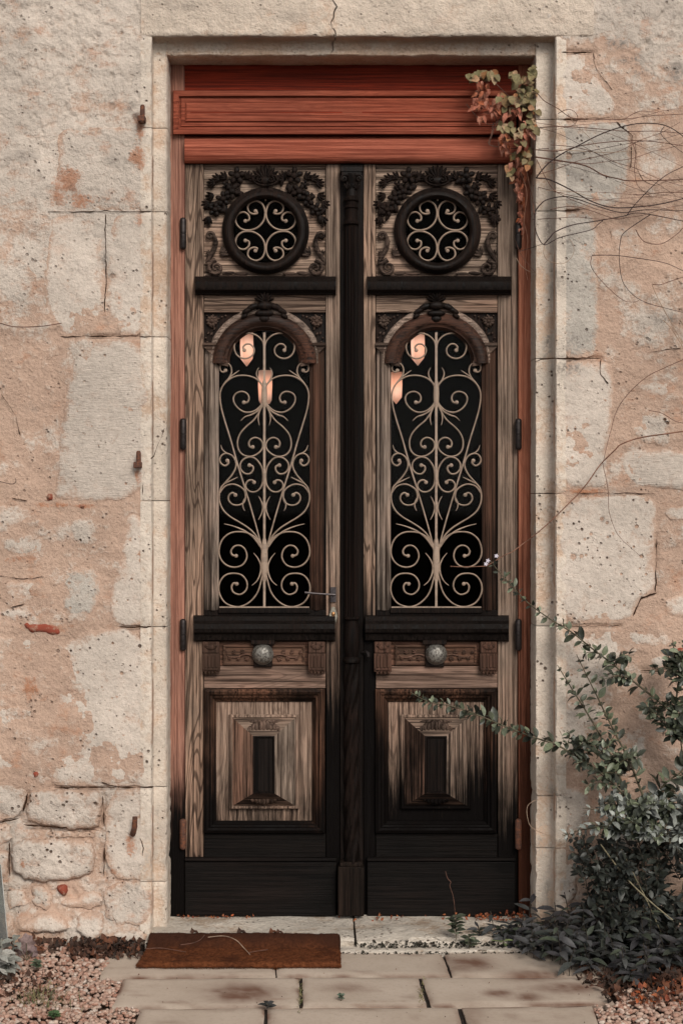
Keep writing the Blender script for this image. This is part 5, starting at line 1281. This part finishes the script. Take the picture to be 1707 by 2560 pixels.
# silvery lamb's-ear plant, bottom left corner
M_SILVER = leafmat('silver_leaf', tuple([(0.22, 0.22, 0.20), (0.30, 0.30, 0.27), (0.17, 0.18, 0.16), (0.34, 0.33, 0.30)]), .85)
LE = empty('silver_plant', G(12, 2440), 'woolly silver leaved plant at the left edge in the gravel', 'plant')
LF = Foliage(LE, 'leaf', M_SILVER, [dict(L=.062, W=.028, fold=.35, curve=.35, tip=.1, seg=6, wav=.05), dict(L=.050, W=.026, fold=.25, curve=.6, tip=.1, seg=6, wav=.08)], 290)
for k in range(16):
    g_ = G(random.uniform(-60, 28), random.uniform(2400, 2455)); top = g_+Vector((random.uniform(-.02, .02), random.uniform(-.02, .02), random.uniform(.03, .10)))
    mb = MB(); mb.tube([tuple(g_), tuple(top)], .003, 5); mb.build('stem', plain('silver_stem', (.2, .2, .17), .9, 0, .2, 60, .2), LE)
    for q in range(7):
        t = .3+.7*q/7; an = q*2.4+k; LF.leaf(g_.lerp(top, t), Vector((math.cos(an), math.sin(an)-.1, random.uniform(-.1, .7))), Vector((0, -.3, 1))+rv(.2), random.uniform(.7, 1.1))
LF.finish()
hm = leafmat('lilac_grey_leaf', tuple([(0.16, 0.11, 0.11), (0.20, 0.14, 0.13)]), .8)
HE = empty('heuchera', G(68, 2400), 'small round lobed mauve grey leaf plant beside the silver plant', 'plant')
for k, (lx, ly, r_) in enumerate(((67, 2358, 20), (52, 2376, 13), (84, 2380, 12))):
    c = P(lx, ly, -.22); vs = [tuple(c)]
    for i in range(22):
        t = 2*math.pi*i/22; rr_ = r_*S*(1+.16*math.cos(7*t)); vs.append((c.x+rr_*math.cos(t), c.y-.010*math.sin(3*t)+.006, c.z+rr_*math.sin(t)))
    mb = MB(); mb.add(vs, [(0, i+1, (i+1) % 22+1) for i in range(22)], .3*k); mb.build('leaf', hm, HE, smooth=180, attr='rnd')
    mb = MB(); mb.tube([tuple(c), tuple(G(68, 2402))], .0015, 4); mb.build('stem', M_STEM, HE)

# dried climber in the top right corner of the doorway and its bare runners over the wall
M_VLEAF = leafmat('yellowing_leaf', tuple([(0.22, 0.17, 0.08), (0.14, 0.12, 0.05), (0.32, 0.22, 0.13), (0.30, 0.12, 0.045), (0.11, 0.09, 0.035), (0.20, 0.15, 0.07)]), .7)
M_VDRY = leafmat('withered_leaf', tuple([(0.36, 0.13, 0.085), (0.26, 0.075, 0.04), (0.42, 0.19, 0.13), (0.32, 0.085, 0.03)]), .8)
VN = empty('climbing_vine', P(1330, 560, .0), 'withered climber in the top right door corner, yellow and rust leaves, bare runners on wall', 'climbing plant')
V1 = Foliage(VN, 'leaf', M_VLEAF, [dict(L=.034, W=.029, fold=.35, curve=.4, tip=.4, wav=.1), dict(L=.029, W=.023, fold=.5, curve=.2, tip=.5, wav=.12)], 150)
V2 = Foliage(VN, 'dry_leaf', M_VDRY, [dict(L=.030, W=.015, fold=.9, curve=.5, tip=.2, wav=.3, seg=5), dict(L=.025, W=.015, fold=1.1, curve=.9, tip=.2, wav=.3, seg=5)], 140)
def scat(F, n, cx, cy, rx, ry, y0, y1, sc=1.0, down=.6):
    for _ in range(int(n*1.45)):
        while True:
            u, v = random.uniform(-1, 1), random.uniform(-1, 1)
            if u*u+v*v < 1: break
        F.leaf(P(cx+u*rx, cy+v*ry, random.uniform(y0, y1)), Vector((random.uniform(-1, 1), -.3, -down+random.uniform(-.7, .5))), Vector((0, -1, .4))+rv(.6), sc*random.uniform(.7, 1.15))
for a in ((V1, 10, 1190, 182, 26, 12, .05, .14), (V1, 8, 1225, 178, 14, 16, .04, .12), (V1, 7, 1290, 190, 16, 18, .05, .12), (V1, 20, 1325, 205, 14, 42, .03, .12), (V1, 24, 1290, 245, 42, 30, .03, .13),
          (V1, 12, 1325, 290, 16, 40, .03, .12), (V1, 10, 1265, 315, 16, 12, .04, .12), (V1, 9, 1290, 340, 20, 26, .04, .12), (V1, 5, 1310, 375, 12, 10, .06, .12), (V1, 6, 1278, 410, 8, 30, .08, .14), (V1, 6, 1322, 400, 10, 20, .06, .12),
          (V2, 20, 1205, 230, 16, 34, .05, .13, 1, 1.2), (V2, 8, 1195, 262, 16, 8, .05, .12, 1, .5), (V2, 8, 1228, 272, 12, 12, .05, .12), (V2, 6, 1247, 245, 8, 16, .05, .12, 1, 1.2), (V2, 14, 1280, 270, 22, 26, .04, .12), (V2, 24, 1305, 335, 18, 34, .04, .12, 1, 1.2),
          (V2, 16, 1265, 355, 14, 26, .05, .12, 1, 1.3), (V2, 22, 1300, 400, 20, 40, .08, .14, 1, 1.3), (V2, 24, 1300, 460, 14, 45, .12, .17, .9, 1.3), (V2, 14, 1305, 540, 10, 50, .15, .18, .7, 1.3), (V2, 4, 1203, 292, 6, 6, .06, .1, .8)): scat(*a)
V1.finish('yellow_foliage'); V2.finish('dry_foliage')
M_RUN = plain('brown_runner', (0.13, 0.062, 0.042), .8, 0, .5, 40, .3); M_RUND = plain('dark_runner', (0.045, 0.026, 0.024), .8, 0, .5, 40, .3); M_RUNL = plain('straw_runner', (0.34, 0.24, 0.17), .8, 0, .3, 40, .2)
def q2(pts): return [(850+a/1.83, b/1.83) for a, b in pts]
def q4(pts): return [(1200+a/3.093, 800+b/3.093) for a, b in pts]
RUN = [
 (q2([(895,815),(925,775),(960,740),(1020,700),(1080,670),(1200,610),(1330,570),(1430,565),(1500,580),(1568,625),(1640,700)]), 2.0, 'D'),
 (q2([(890,685),(1000,690),(1110,665),(1250,648),(1400,645),(1568,668),(1650,690)]), 1.5, 'B'),
 (q2([(900,815),(940,818),(980,832),(1060,872),(1150,922),(1250,950),(1380,945),(1480,930),(1568,908),(1660,880)]), 2.2, 'D'),
 (q2([(890,968),(915,935),(950,912),(1040,900),(1160,937),(1280,972),(1400,960),(1568,965),(1660,970)]), 1.7, 'D'),
 (q2([(930,1120),(960,1085),(985,1060),(1060,1030),(1180,1010),(1290,990),(1370,975),(1568,1012),(1650,1030)]), 1.8, 'D'),
 (q2([(890,718),(1000,735),(1120,758),(1200,800),(1270,818),(1320,827),(1450,825),(1568,820),(1660,800)]), 2.2, 'B'),
 (q2([(885,588),(960,580),(1100,583),(1300,600),(1450,600),(1568,612),(1660,620)]), 1.3, 'B'),
 (q2([(700,560),(690,620),(680,660),(740,675),(800,680),(885,682),(950,680)]), 1.6, 'B'),
 (q2([(900,425),(925,455),(950,472),(1000,500),(1040,530),(1085,545),(1180,548),(1300,545),(1420,530),(1568,522)]), 1.3, 'B'),
 (q2([(1150,1168),(1250,1168),(1350,1180),(1480,1202),(1568,1240),(1660,1290)]), 1.2, 'D'),
 (q2([(1150,1170),(1145,1210),(1165,1250),(1220,1312),(1290,1372),(1340,1382),(1365,1375)]), 1.0, 'B'),
 (q2([(1420,980),(1300,1062),(1280,1110),(1275,1180),(1290,1285),(1340,1350),(1400,1385),(1480,1408),(1568,1430),(1650,1450)]), 1.2, 'D'),
 (q2([(890,968),(888,1005),(890,1040),(905,1085),(935,1120),(1000,1088),(1080,1068),(1150,1050),(1180,1025),(1200,1010)]), 1.6, 'D'),
 (q2([(935,1120),(930,1160),(950,1192),(1010,1207),(1050,1185),(1068,1150),(1060,1110),(1040,1090)]), .9, 'L'),
 (q2([(1350,1050),(1370,1085),(1400,1110),(1470,1115),(1540,1070),(1568,1040),(1640,960)]), 1.3, 'B'),
 (q2([(1425,1300),(1440,1340),(1470,1400),(1520,1490),(1568,1575),(1640,1680)]), 1.4, 'L'), (q2([(1425,1300),(1460,1303),(1500,1290),(1568,1268),(1640,1250)]), 1.2, 'B'),
 (q2([(1310,985),(1335,950),(1380,900),(1440,840),(1500,795),(1568,762),(1640,730)]), 1.4, 'D'),
 (q2([(960,960),(1000,950),(1070,945),(1150,965),(1250,1000),(1300,1000)]), 1.2, 'B'),
 (q2([(820,1150),(870,1135),(930,1115)]), 1.0, 'D'), (q2([(805,1180),(825,1215),(860,1240),(893,1247)]), .9, 'L'), (q2([(800,1100),(830,1170),(890,1245)]), .8, 'B'),
 (q2([(880,690),(960,850),(1040,905),(1100,930),(1180,960),(1260,975)]), 1.1, 'B'),
 (q2([(1330,640),(1350,700),(1345,770),(1360,850),(1420,900)]), 1.0, 'B'), (q2([(1040,520),(1075,570),(1130,620),(1200,700),(1290,760)]), .9, 'L'),
 (q2([(1480,580),(1465,610),(1500,650),(1568,700)]), 1.1, 'D'), (q2([(1568,880),(1480,880),(1400,888),(1338,890)]), 1.2, 'B'),
 (q2([(1300,545),(1340,520),(1380,508),(1450,515)]), .9, 'B'), (q2([(995,520),(1040,500),(1075,515),(1085,545),(1060,575),(1010,578)]), 1.0, 'B'),
 (q4([(1660,845),(1568,860),(1400,885),(1280,902),(1180,925),(1080,965),(1040,1005),(950,1092),(895,1160),(840,1242),(760,1340),(700,1400),(560,1540),(420,1662),(340,1722),(250,1790),(180,1822),(60,1895),(0,1905),(-140,1908),(-225,1905)]), 2.0, 'M'),
 (q4([(1660,265),(1568,305),(1400,380),(1300,430),(1200,510),(1130,585),(1075,660),(1035,750),(1010,850),(990,920),(950,1092)]), 1.1, 'B'),
 (q4([(945,1100),(955,1160),(970,1220),(988,1330),(990,1450),(1010,1540),(1050,1640),(1100,1705),(1150,1750),(1240,1830)]), .9, 'B'),
 (q4([(1300,700),(1400,720),(1500,780),(1568,800),(1660,850)]), 1.0, 'B'), (q4([(1540,0),(1568,40),(1620,110)]), 1.6, 'L'), (q4([(1410,0),(1470,60),(1568,215),(1620,300)]), 1.3, 'L'),
 ([(1165,260),(1200,300),(1235,310),(1268,270),(1290,240),(1330,215)], 1.3, 'B'), ([(1195,210),(1222,260),(1240,300),(1232,330),(1222,360)], 1.2, 'B'), ([(1222,362),(1236,318),(1262,280),(1290,230),(1320,190)], 1.2, 'B'),
 ([(1228,200),(1255,225),(1290,260),(1320,300),(1335,360)], 1.3, 'B'), ([(1310,560),(1318,600),(1312,660),(1318,700)], .9, 'M'), ([(1300,430),(1316,480),(1310,540),(1306,600)], 1.4, 'M'), ([(1316,430),(1330,500),(1336,560),(1333,620)], 1.3, 'M'),
 ([(1338,2000),(1318,2015),(1318,2045),(1330,2070),(1372,2090)], 1.0, 'L'),
]
rr = random.Random(77)
for k in range(14):
    x0 = 1335+rr.uniform(-6, 60); y0 = rr.uniform(300, 560); pts = [(x0, y0)]; an = rr.uniform(-.3, .3)
    for q in range(7): an += rr.uniform(-.22, .22); x0 += 55*math.cos(an); y0 += 55*math.sin(an); pts.append((x0, y0))
    RUN.append((pts, rr.uniform(.6, 1.1), rr.choice('BBDL')))
MR = dict(D=M_RUND, B=M_RUN, L=M_RUNL, M=plain('tan_runner', (0.20, 0.095, 0.06), .8, 0, .4, 40, .3))
for k, (pts, w_, t) in enumerate(RUN):
    n = len(pts); ys = []
    q = []
    for i, (a, b) in enumerate(pts):
        inside = 1345 > a; base = (.10 if a < 1335 and b < 700 else (-.028-.02*abs(math.sin(i*1.3+k))))
        if t == 'M' and b > 1000: base = -.03-.03*abs(math.sin(i*.9))
        q.append(tuple(P(a, b, base)))
    c = catmull(q, 5); m_ = len(c)
    mb = MB(); mb.tube(c, [w_*.92*S*(1-.4*i/m_) for i in range(m_)], 5)
    for i in range(2, m_, 7):   # nodes
        if rr.random() < .6: mb.ell(c[i], w_*1.1*S, w_*S, w_*1.0*S, 0, 5, 3)
    mb.build('runner', MR[t], VN, smooth=60)
TW = MB(); TW.tube(catmull([tuple(P(a, b, y)) for a, b, y in ((-60,795,-.02),(0,808,-.03),(40,817,-.035),(100,816,-.035),(155,808,-.02))], 5), 1.3*S, 5)
TW.build('twig', M_RUN, label='thin bare twig lying across the wall at the left edge', cat='twig')
TW = MB(); TW.tube(catmull([tuple(P(a, b, y)) for a, b, y in ((-40,1200,-.02),(0,1204,-.02),(30,1210,-.02),(40,1205,-.025),(40,1196,-.02))], 5), .9*S, 5)
TW.build('twig', M_RUND, label='short hooked tendril on the mortar at the left edge', cat='twig')

# ------------------------------------------------------------------ gravel, litter, small weeds
def pebbles(name, n, region, cols, sz, label, parent=None, z0=-.006, dark=False):
    ico_v = []; t = (1+5**.5)/2
    for v in [(-1,t,0),(1,t,0),(-1,-t,0),(1,-t,0),(0,-1,t),(0,1,t),(0,-1,-t),(0,1,-t),(t,0,-1),(t,0,1),(-t,0,-1),(-t,0,1)]: ico_v.append(Vector(v).normalized())
    ico_f = [(0,11,5),(0,5,1),(0,1,7),(0,7,10),(0,10,11),(1,5,9),(5,11,4),(11,10,2),(10,7,6),(7,1,8),(3,9,4),(3,4,2),(3,2,6),(3,6,8),(3,8,9),(4,9,5),(2,4,11),(6,2,10),(8,6,7),(9,8,1)]
    V_ = list(ico_v); F_ = []; mid = {}
    def m_(a, b):
        k = (min(a, b), max(a, b))
        if k not in mid: mid[k] = len(V_); V_.append(((V_[a]+V_[b])/2).normalized())
        return mid[k]
    for a, b, c in ico_f:
        x, y, z = m_(a, b), m_(b, c), m_(c, a); F_ += [(a, x, z), (b, y, x), (c, z, y), (x, y, z)]
    base = np.array([v[:] for v in V_]); nb = len(base); rg = np.random.default_rng(5)
    VS = []; FS = []; AT = []; fa = np.array(F_)
    for k in range(n):
        px, py = region(rg)
        s_ = sz*rg.uniform(.6, 1.35); a, b, c = s_*rg.uniform(.8, 1.35), s_*rg.uniform(.7, 1.0), s_*rg.uniform(.5, .75)
        v = base*(1+.16*np.sin(base@rg.uniform(-3, 3, (3, 3)))[:, :1])
        v = v*np.array([a, b, c]); al, be = rg.uniform(0, 6.28), rg.normal(0, .35)
        Rz = np.array([[math.cos(al), -math.sin(al), 0], [math.sin(al), math.cos(al), 0], [0, 0, 1]]); Rx = np.array([[1, 0, 0], [0, math.cos(be), -math.sin(be)], [0, math.sin(be), math.cos(be)]])
        v = v@Rx.T@Rz.T+np.array([px, py, z0+rg.uniform(-.006, .006)]); VS.append(v); FS.append(fa+k*nb); AT.append(np.full(nb, rg.random()))
    VS = np.concatenate(VS); FS = np.concatenate(FS)
    me = bpy.data.meshes.new(name); me.from_pydata(VS.tolist(), [], FS.tolist()); me.update(); at = me.attributes.new('rnd', 'FLOAT', 'POINT'); at.data.foreach_set('value', np.concatenate(AT).astype(np.float32)); me.shade_smooth()
    me.materials.append(cols); o = bpy.data.objects.new(name, me); COL.objects.link(o); tag(o, label, None, None, 'stuff'); return o
M_GRAV = leafmat('pink_gravel', tuple([(0.40, 0.26, 0.20), (0.30, 0.155, 0.11), (0.47, 0.36, 0.29), (0.34, 0.20, 0.15), (0.50, 0.42, 0.36), (0.26, 0.12, 0.08), (0.42, 0.30, 0.24)]), .75)
def left_reg(rg):
    while True:
        x = rg.uniform(-1.5, -.52); y = rg.uniform(-1.25, -.04)
        d = S*(D+y)/D; px = VX+x/d; py = VY+HC/d
        xe = 249+(277-249)*(2444-py)/46 if py < 2444 else (282+(309-282)*(2516-py)/72 if py < 2517 else 335+(351-335)*(2560-py)/41)
        if py < 2385 and px > 262: continue
        if py < 2362 and rg.random() < .7: continue
        if px < xe-3: return x, y
def right_reg(rg):
    while True:
        x = rg.uniform(.70, 1.6); y = rg.uniform(-1.25, -.40)
        d = S*(D+y)/D; px = VX+x/d; py = VY+HC/d
        xe = 1536 if py < 2510 else 1479+(py-2512)*.5
        if px > xe+3 and py > 2470: return x, y
pebbles('gravel', 6900, left_reg, M_GRAV, .0078, 'pinkish pea gravel left of the paving')
pebbles('gravel', 3600, right_reg, M_GRAV, .0078, 'pinkish pea gravel at the lower right beyond the plants')
M_LIT = leafmat('leaf_litter', tuple([(0.035, 0.018, 0.012), (0.07, 0.028, 0.015), (0.022, 0.014, 0.010), (0.13, 0.045, 0.02), (0.05, 0.03, 0.02)]), .85)
def litter(name, n, fn, size, label, mat=M_LIT):
    shp = [leaf_shape(.030, .017, fold=.6, curve=.5, tip=.3, wav=.25), leaf_shape(.024, .02, fold=-.5, curve=-.4, tip=.3, wav=.3)]
    mb = MB()
    for _ in range(n):
        p = fn(); m_ = lmat(p, rv()+Vector((0, 0, .05)), Vector((0, -.2, 1))+rv(.8), size*random.uniform(.5, 1.2)); vs, fs = random.choice(shp); mb.add([tuple(m_ @ Vector(v)) for v in vs], fs, random.random())
    return mb.build(name, mat, label=label, kind='stuff', smooth=180, attr='rnd')
def gz(x0, x1, y0, y1, z=.004, zz=.012):
    return lambda: G(random.uniform(x0, x1), random.uniform(y0, y1))+Vector((0, 0, random.uniform(z, zz)))
litter('leaf_litter', 520, lambda: (gz(-260, 345, 2350, 2385) if random.random() < .6 else gz(180, 350, 2358, 2398))(), 1.0, 'dark dead leaves gathered along the foot of the left wall')
litter('leaf_litter', 150, gz(-200, 150, 2445, 2500), .8, 'dark dead leaves and grass on the left gravel')
litter('leaf_litter', 900, lambda: (gz(1450, 1800, 2352, 2470) if random.random() < .7 else gz(1500, 1900, 2440, 2510))(), 1.0, 'dead leaves under the shrub')
M_ORL = leafmat('orange_litter', tuple([(0.30, 0.07, 0.02), (0.16, 0.04, 0.02), (0.38, 0.12, 0.04), (0.08, 0.03, 0.02)]), .8)
litter('leaf_litter', 150, lambda: Vector((X(random.uniform(1190, 1330) if random.random() < .8 else random.uniform(850, 1200), .1), random.uniform(.10, .19), random.uniform(.032, .048))), .5, 'rust orange dead leaves on the right end of the doorstep', M_ORL)
litter('leaf_litter', 70, lambda: G(random.uniform(300, 1480), random.uniform(2380, 2560))+Vector((0, 0, random.uniform(.001, .004))), .16, 'tiny dark crumbs of soil and leaf on the flags')
litter('leaf_litter', 40, lambda: Vector((X(random.uniform(440, 640), .1), random.uniform(.16, .19), .034)), .4, 'rust brown bits at the left end of the doorstep', M_ORL)
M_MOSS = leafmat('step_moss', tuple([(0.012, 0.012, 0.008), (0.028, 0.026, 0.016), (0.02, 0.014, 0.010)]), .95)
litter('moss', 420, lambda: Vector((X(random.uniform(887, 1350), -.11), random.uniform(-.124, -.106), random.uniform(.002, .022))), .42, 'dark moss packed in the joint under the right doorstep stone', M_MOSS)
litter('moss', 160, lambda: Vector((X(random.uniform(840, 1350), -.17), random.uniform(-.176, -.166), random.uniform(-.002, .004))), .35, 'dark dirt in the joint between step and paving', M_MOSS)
litter('leaf_litter', 120, gz(1580, 1760, 2460, 2520), .7, 'rust orange dead leaves by the right gravel', M_ORL)
M_GRASS = leafmat('grass_blade', tuple([(0.06, 0.09, 0.03), (0.16, 0.15, 0.06), (0.22, 0.17, 0.09), (0.04, 0.06, 0.025)]), .7)
def tuft(n, px, py, rx, ry, h, label):
    mb = MB()
    for _ in range(n):
        g_ = G(px+random.gauss(0, rx), py+random.gauss(0, ry)); d = Vector((random.gauss(0, .6), random.gauss(0, .5), 1)).normalized()*h*random.uniform(.5, 1.2); s_ = Vector((random.uniform(-1, 1), random.uniform(-1, 1), 0)).normalized()*.0013
        m_ = g_+d*.6; e = g_+d+Vector((d.x, d.y, 0))*.8
        mb.add([g_-s_, g_+s_, m_+s_*.8, m_-s_*.8, e], [(0, 1, 2, 3), (3, 2, 4)], random.random())
    mb.build('grass', M_GRASS, label=label, kind='stuff', smooth=0, attr='rnd')
tuft(150, 105, 2500, 38, 14, .035, 'sparse grass blades in the left gravel'); tuft(60, 751, 2490, 3, 18, .010, 'moss and grass in the flag joint'); tuft(60, 1055, 2485, 5, 18, .010, 'moss and grass in the right flag joint')
M_WEED = leafmat('weed_leaf', tuple([(0.05, 0.075, 0.045), (0.09, 0.12, 0.07), (0.03, 0.045, 0.03)]), .6)
def weed(px, py, n, size, h, lab, mat=M_WEED, name='weed', L=.022, W=.012, y=None, z=0.0):
    g_ = G(px, py, z) if y is None else Vector((X(px, y), y, z)); r = empty(name, g_, lab, 'weed'); F = Foliage(r, 'leaf', mat, [dict(L=L, W=W, fold=.25, curve=.35, tip=.1)], 60)
    mb = MB(); mb.tube([tuple(g_), tuple(g_+Vector((.004, -.002, h*.5))), tuple(g_+Vector((-.002, 0, h)))], .0012, 5); mb.build('stem', M_STEM, r)
    for i in range(n):
        an = i*2.4; t = .3+.7*i/n; F.leaf(g_+Vector((0, 0, h*t)), Vector((math.cos(an), math.sin(an), .35)), Vector((0, -.4, 1))+rv(.2), size*random.uniform(.8, 1.2))
    F.finish()
weed(668, 2522, 9, 1.1, .016, 'dark leaved weed growing in the front flag joint', leafmat('dark_weed_leaf', tuple([(0.02, 0.022, 0.022), (0.035, 0.036, 0.036)]), .5))
weed(852, 2503, 16, .55, .022, 'tiny green clover like weed on the middle flag', leafmat('weed_leaf', tuple([(0.10, 0.14, 0.10), (0.07, 0.10, 0.07)]), .6))
weed(135, 2548, 22, .9, .02, 'small bright green weed in the gravel at bottom left', leafmat('weed_leaf', tuple([(0.04, 0.085, 0.03), (0.06, 0.11, 0.04)]), .6))
weed(92, 2425, 16, .9, .03, 'small dark green weed beside the silver plant', M_WEED)
weed(1138, 2330, 22, 1.05, .085, 'young leafy shoot growing out of the doorstep in front of the right leaf', M_SHRUB, L=.032, W=.015, y=-.10, z=.02)
weed(1172, 2345, 14, 1.1, .05, 'second leafy shoot right of the first on the step edge', M_SHRUB, L=.032, W=.015, y=-.13, z=.0)
weed(1257, 2372, 6, 1.5, .03, 'yellow green grassy sprout in the step joint on the right', leafmat('pale_sprout', tuple([(0.20, 0.24, 0.10), (0.14, 0.19, 0.08)]), .6), L=.030, W=.006)
m = MB(); m.tube(catmull([tuple(P(a, b, -.11)) for a, b in ((1113,2178),(1118,2195),(1126,2205),(1124,2215),(1132,2240),(1136,2270),(1138,2300))], 5), .0010, 5); m.build('twig', M_RUN, label='thin curling dead stem rising beside the shoot on the doorstep', cat='twig')
for i, pts in enumerate(([(452,2362),(480,2358),(500,2350),(512,2338)], [(520,2343),(560,2340),(590,2350),(610,2370),(625,2386)], [(365,2372),(400,2370),(430,2374),(465,2380)], [(620,2382),(640,2378),(670,2374)])):
    q = []
    for a, b in pts:
        g_ = G(a, b); z = .026 if b > 2368 else .05; k = (HC-z)/HC; q.append((g_.x*k, (g_.y+D)*k-D, z))
    m = MB(); m.tube(catmull(q, 5), .0013, 5); m.build('twig', M_RUNL if i == 1 else M_RUN, label=['short curved twig on the left end of the doormat', 'long arched straw coloured twig in the middle of the doormat', 'low brown twig at the left edge of the doormat', 'faint thin twig right of centre on the doormat'][i], cat='twig')
def dleaf(px, py, z, sc, lab, mat, up=(0, -.3, 1), y=None):
    v, f = leaf_shape(.030, .024, fold=.5, curve=.5, tip=.3, wav=.25); p = G(px, py, z) if y is None else Vector((X(px, y), y, z)); m_ = lmat(p, Vector((1, .2, .1)), up, sc); mb = MB(); mb.add([tuple(m_ @ Vector(q)) for q in v], f, random.random()); mb.build('dead_leaf', mat, label=lab, cat='leaf', group='dead leaves on the doorstep', smooth=180, attr='rnd')
for px, sc, lab in ((475, 1.1, 'curled dead leaf leftmost on the doormat edge'), (592, 1.2, 'dark dead leaf lying on the step left of the mat centre'), (672, 1.1, 'flat dark dead leaf on the step edge above the mat middle'), (690, .9, 'dead leaf just right of the flat dark one at the mat edge')): dleaf(px, 2335, .052, sc, lab, M_LIT, y=-.10)

# pane of glass standing against the wall at the left edge
GP = empty('glass_sheet', P(0, 2350, -.12), 'old sheet of glass leaning on the wall at the left edge of the picture', 'glass')
g2 = NT('green_glass'); a = g2.n('ShaderNodeBsdfTransparent'); a.inputs[0].default_value = (.55, .58, .56, 1); b = g2.n('ShaderNodeBsdfGlossy'); b.inputs['Roughness'].default_value = .12; c_ = g2.n('ShaderNodeMixShader'); c_.inputs[0].default_value = .08
g2.t.links.new(a.outputs[0], c_.inputs[1]); g2.t.links.new(b.outputs[0], c_.inputs[2]); g2.t.links.new(c_.outputs[0], g2.out.inputs[0])
def quad(pts, th): return pts, [(p[0], p[1]+th, p[2]) for p in pts]
m = MB(); A = [P(-170, 2140, -.05), P(3, 2162, -.05), P(19, 2349, -.13), P(-170, 2349, -.13)]; m.loops([[tuple(p) for p in A], [(p.x, p.y+.006, p.z) for p in A]], cap0=True, cap1=True); m.build('pane', g2.m, GP, smooth=0)
m = MB(); m.tube([tuple(P(-170, 2140, -.052)), tuple(P(3, 2162, -.052)), tuple(P(20, 2349, -.132))], .0022, 5); m.build('edge_strip', plain('zinc_edge', (.22, .22, .21), .4, .6, .2, 50, .1), GP)
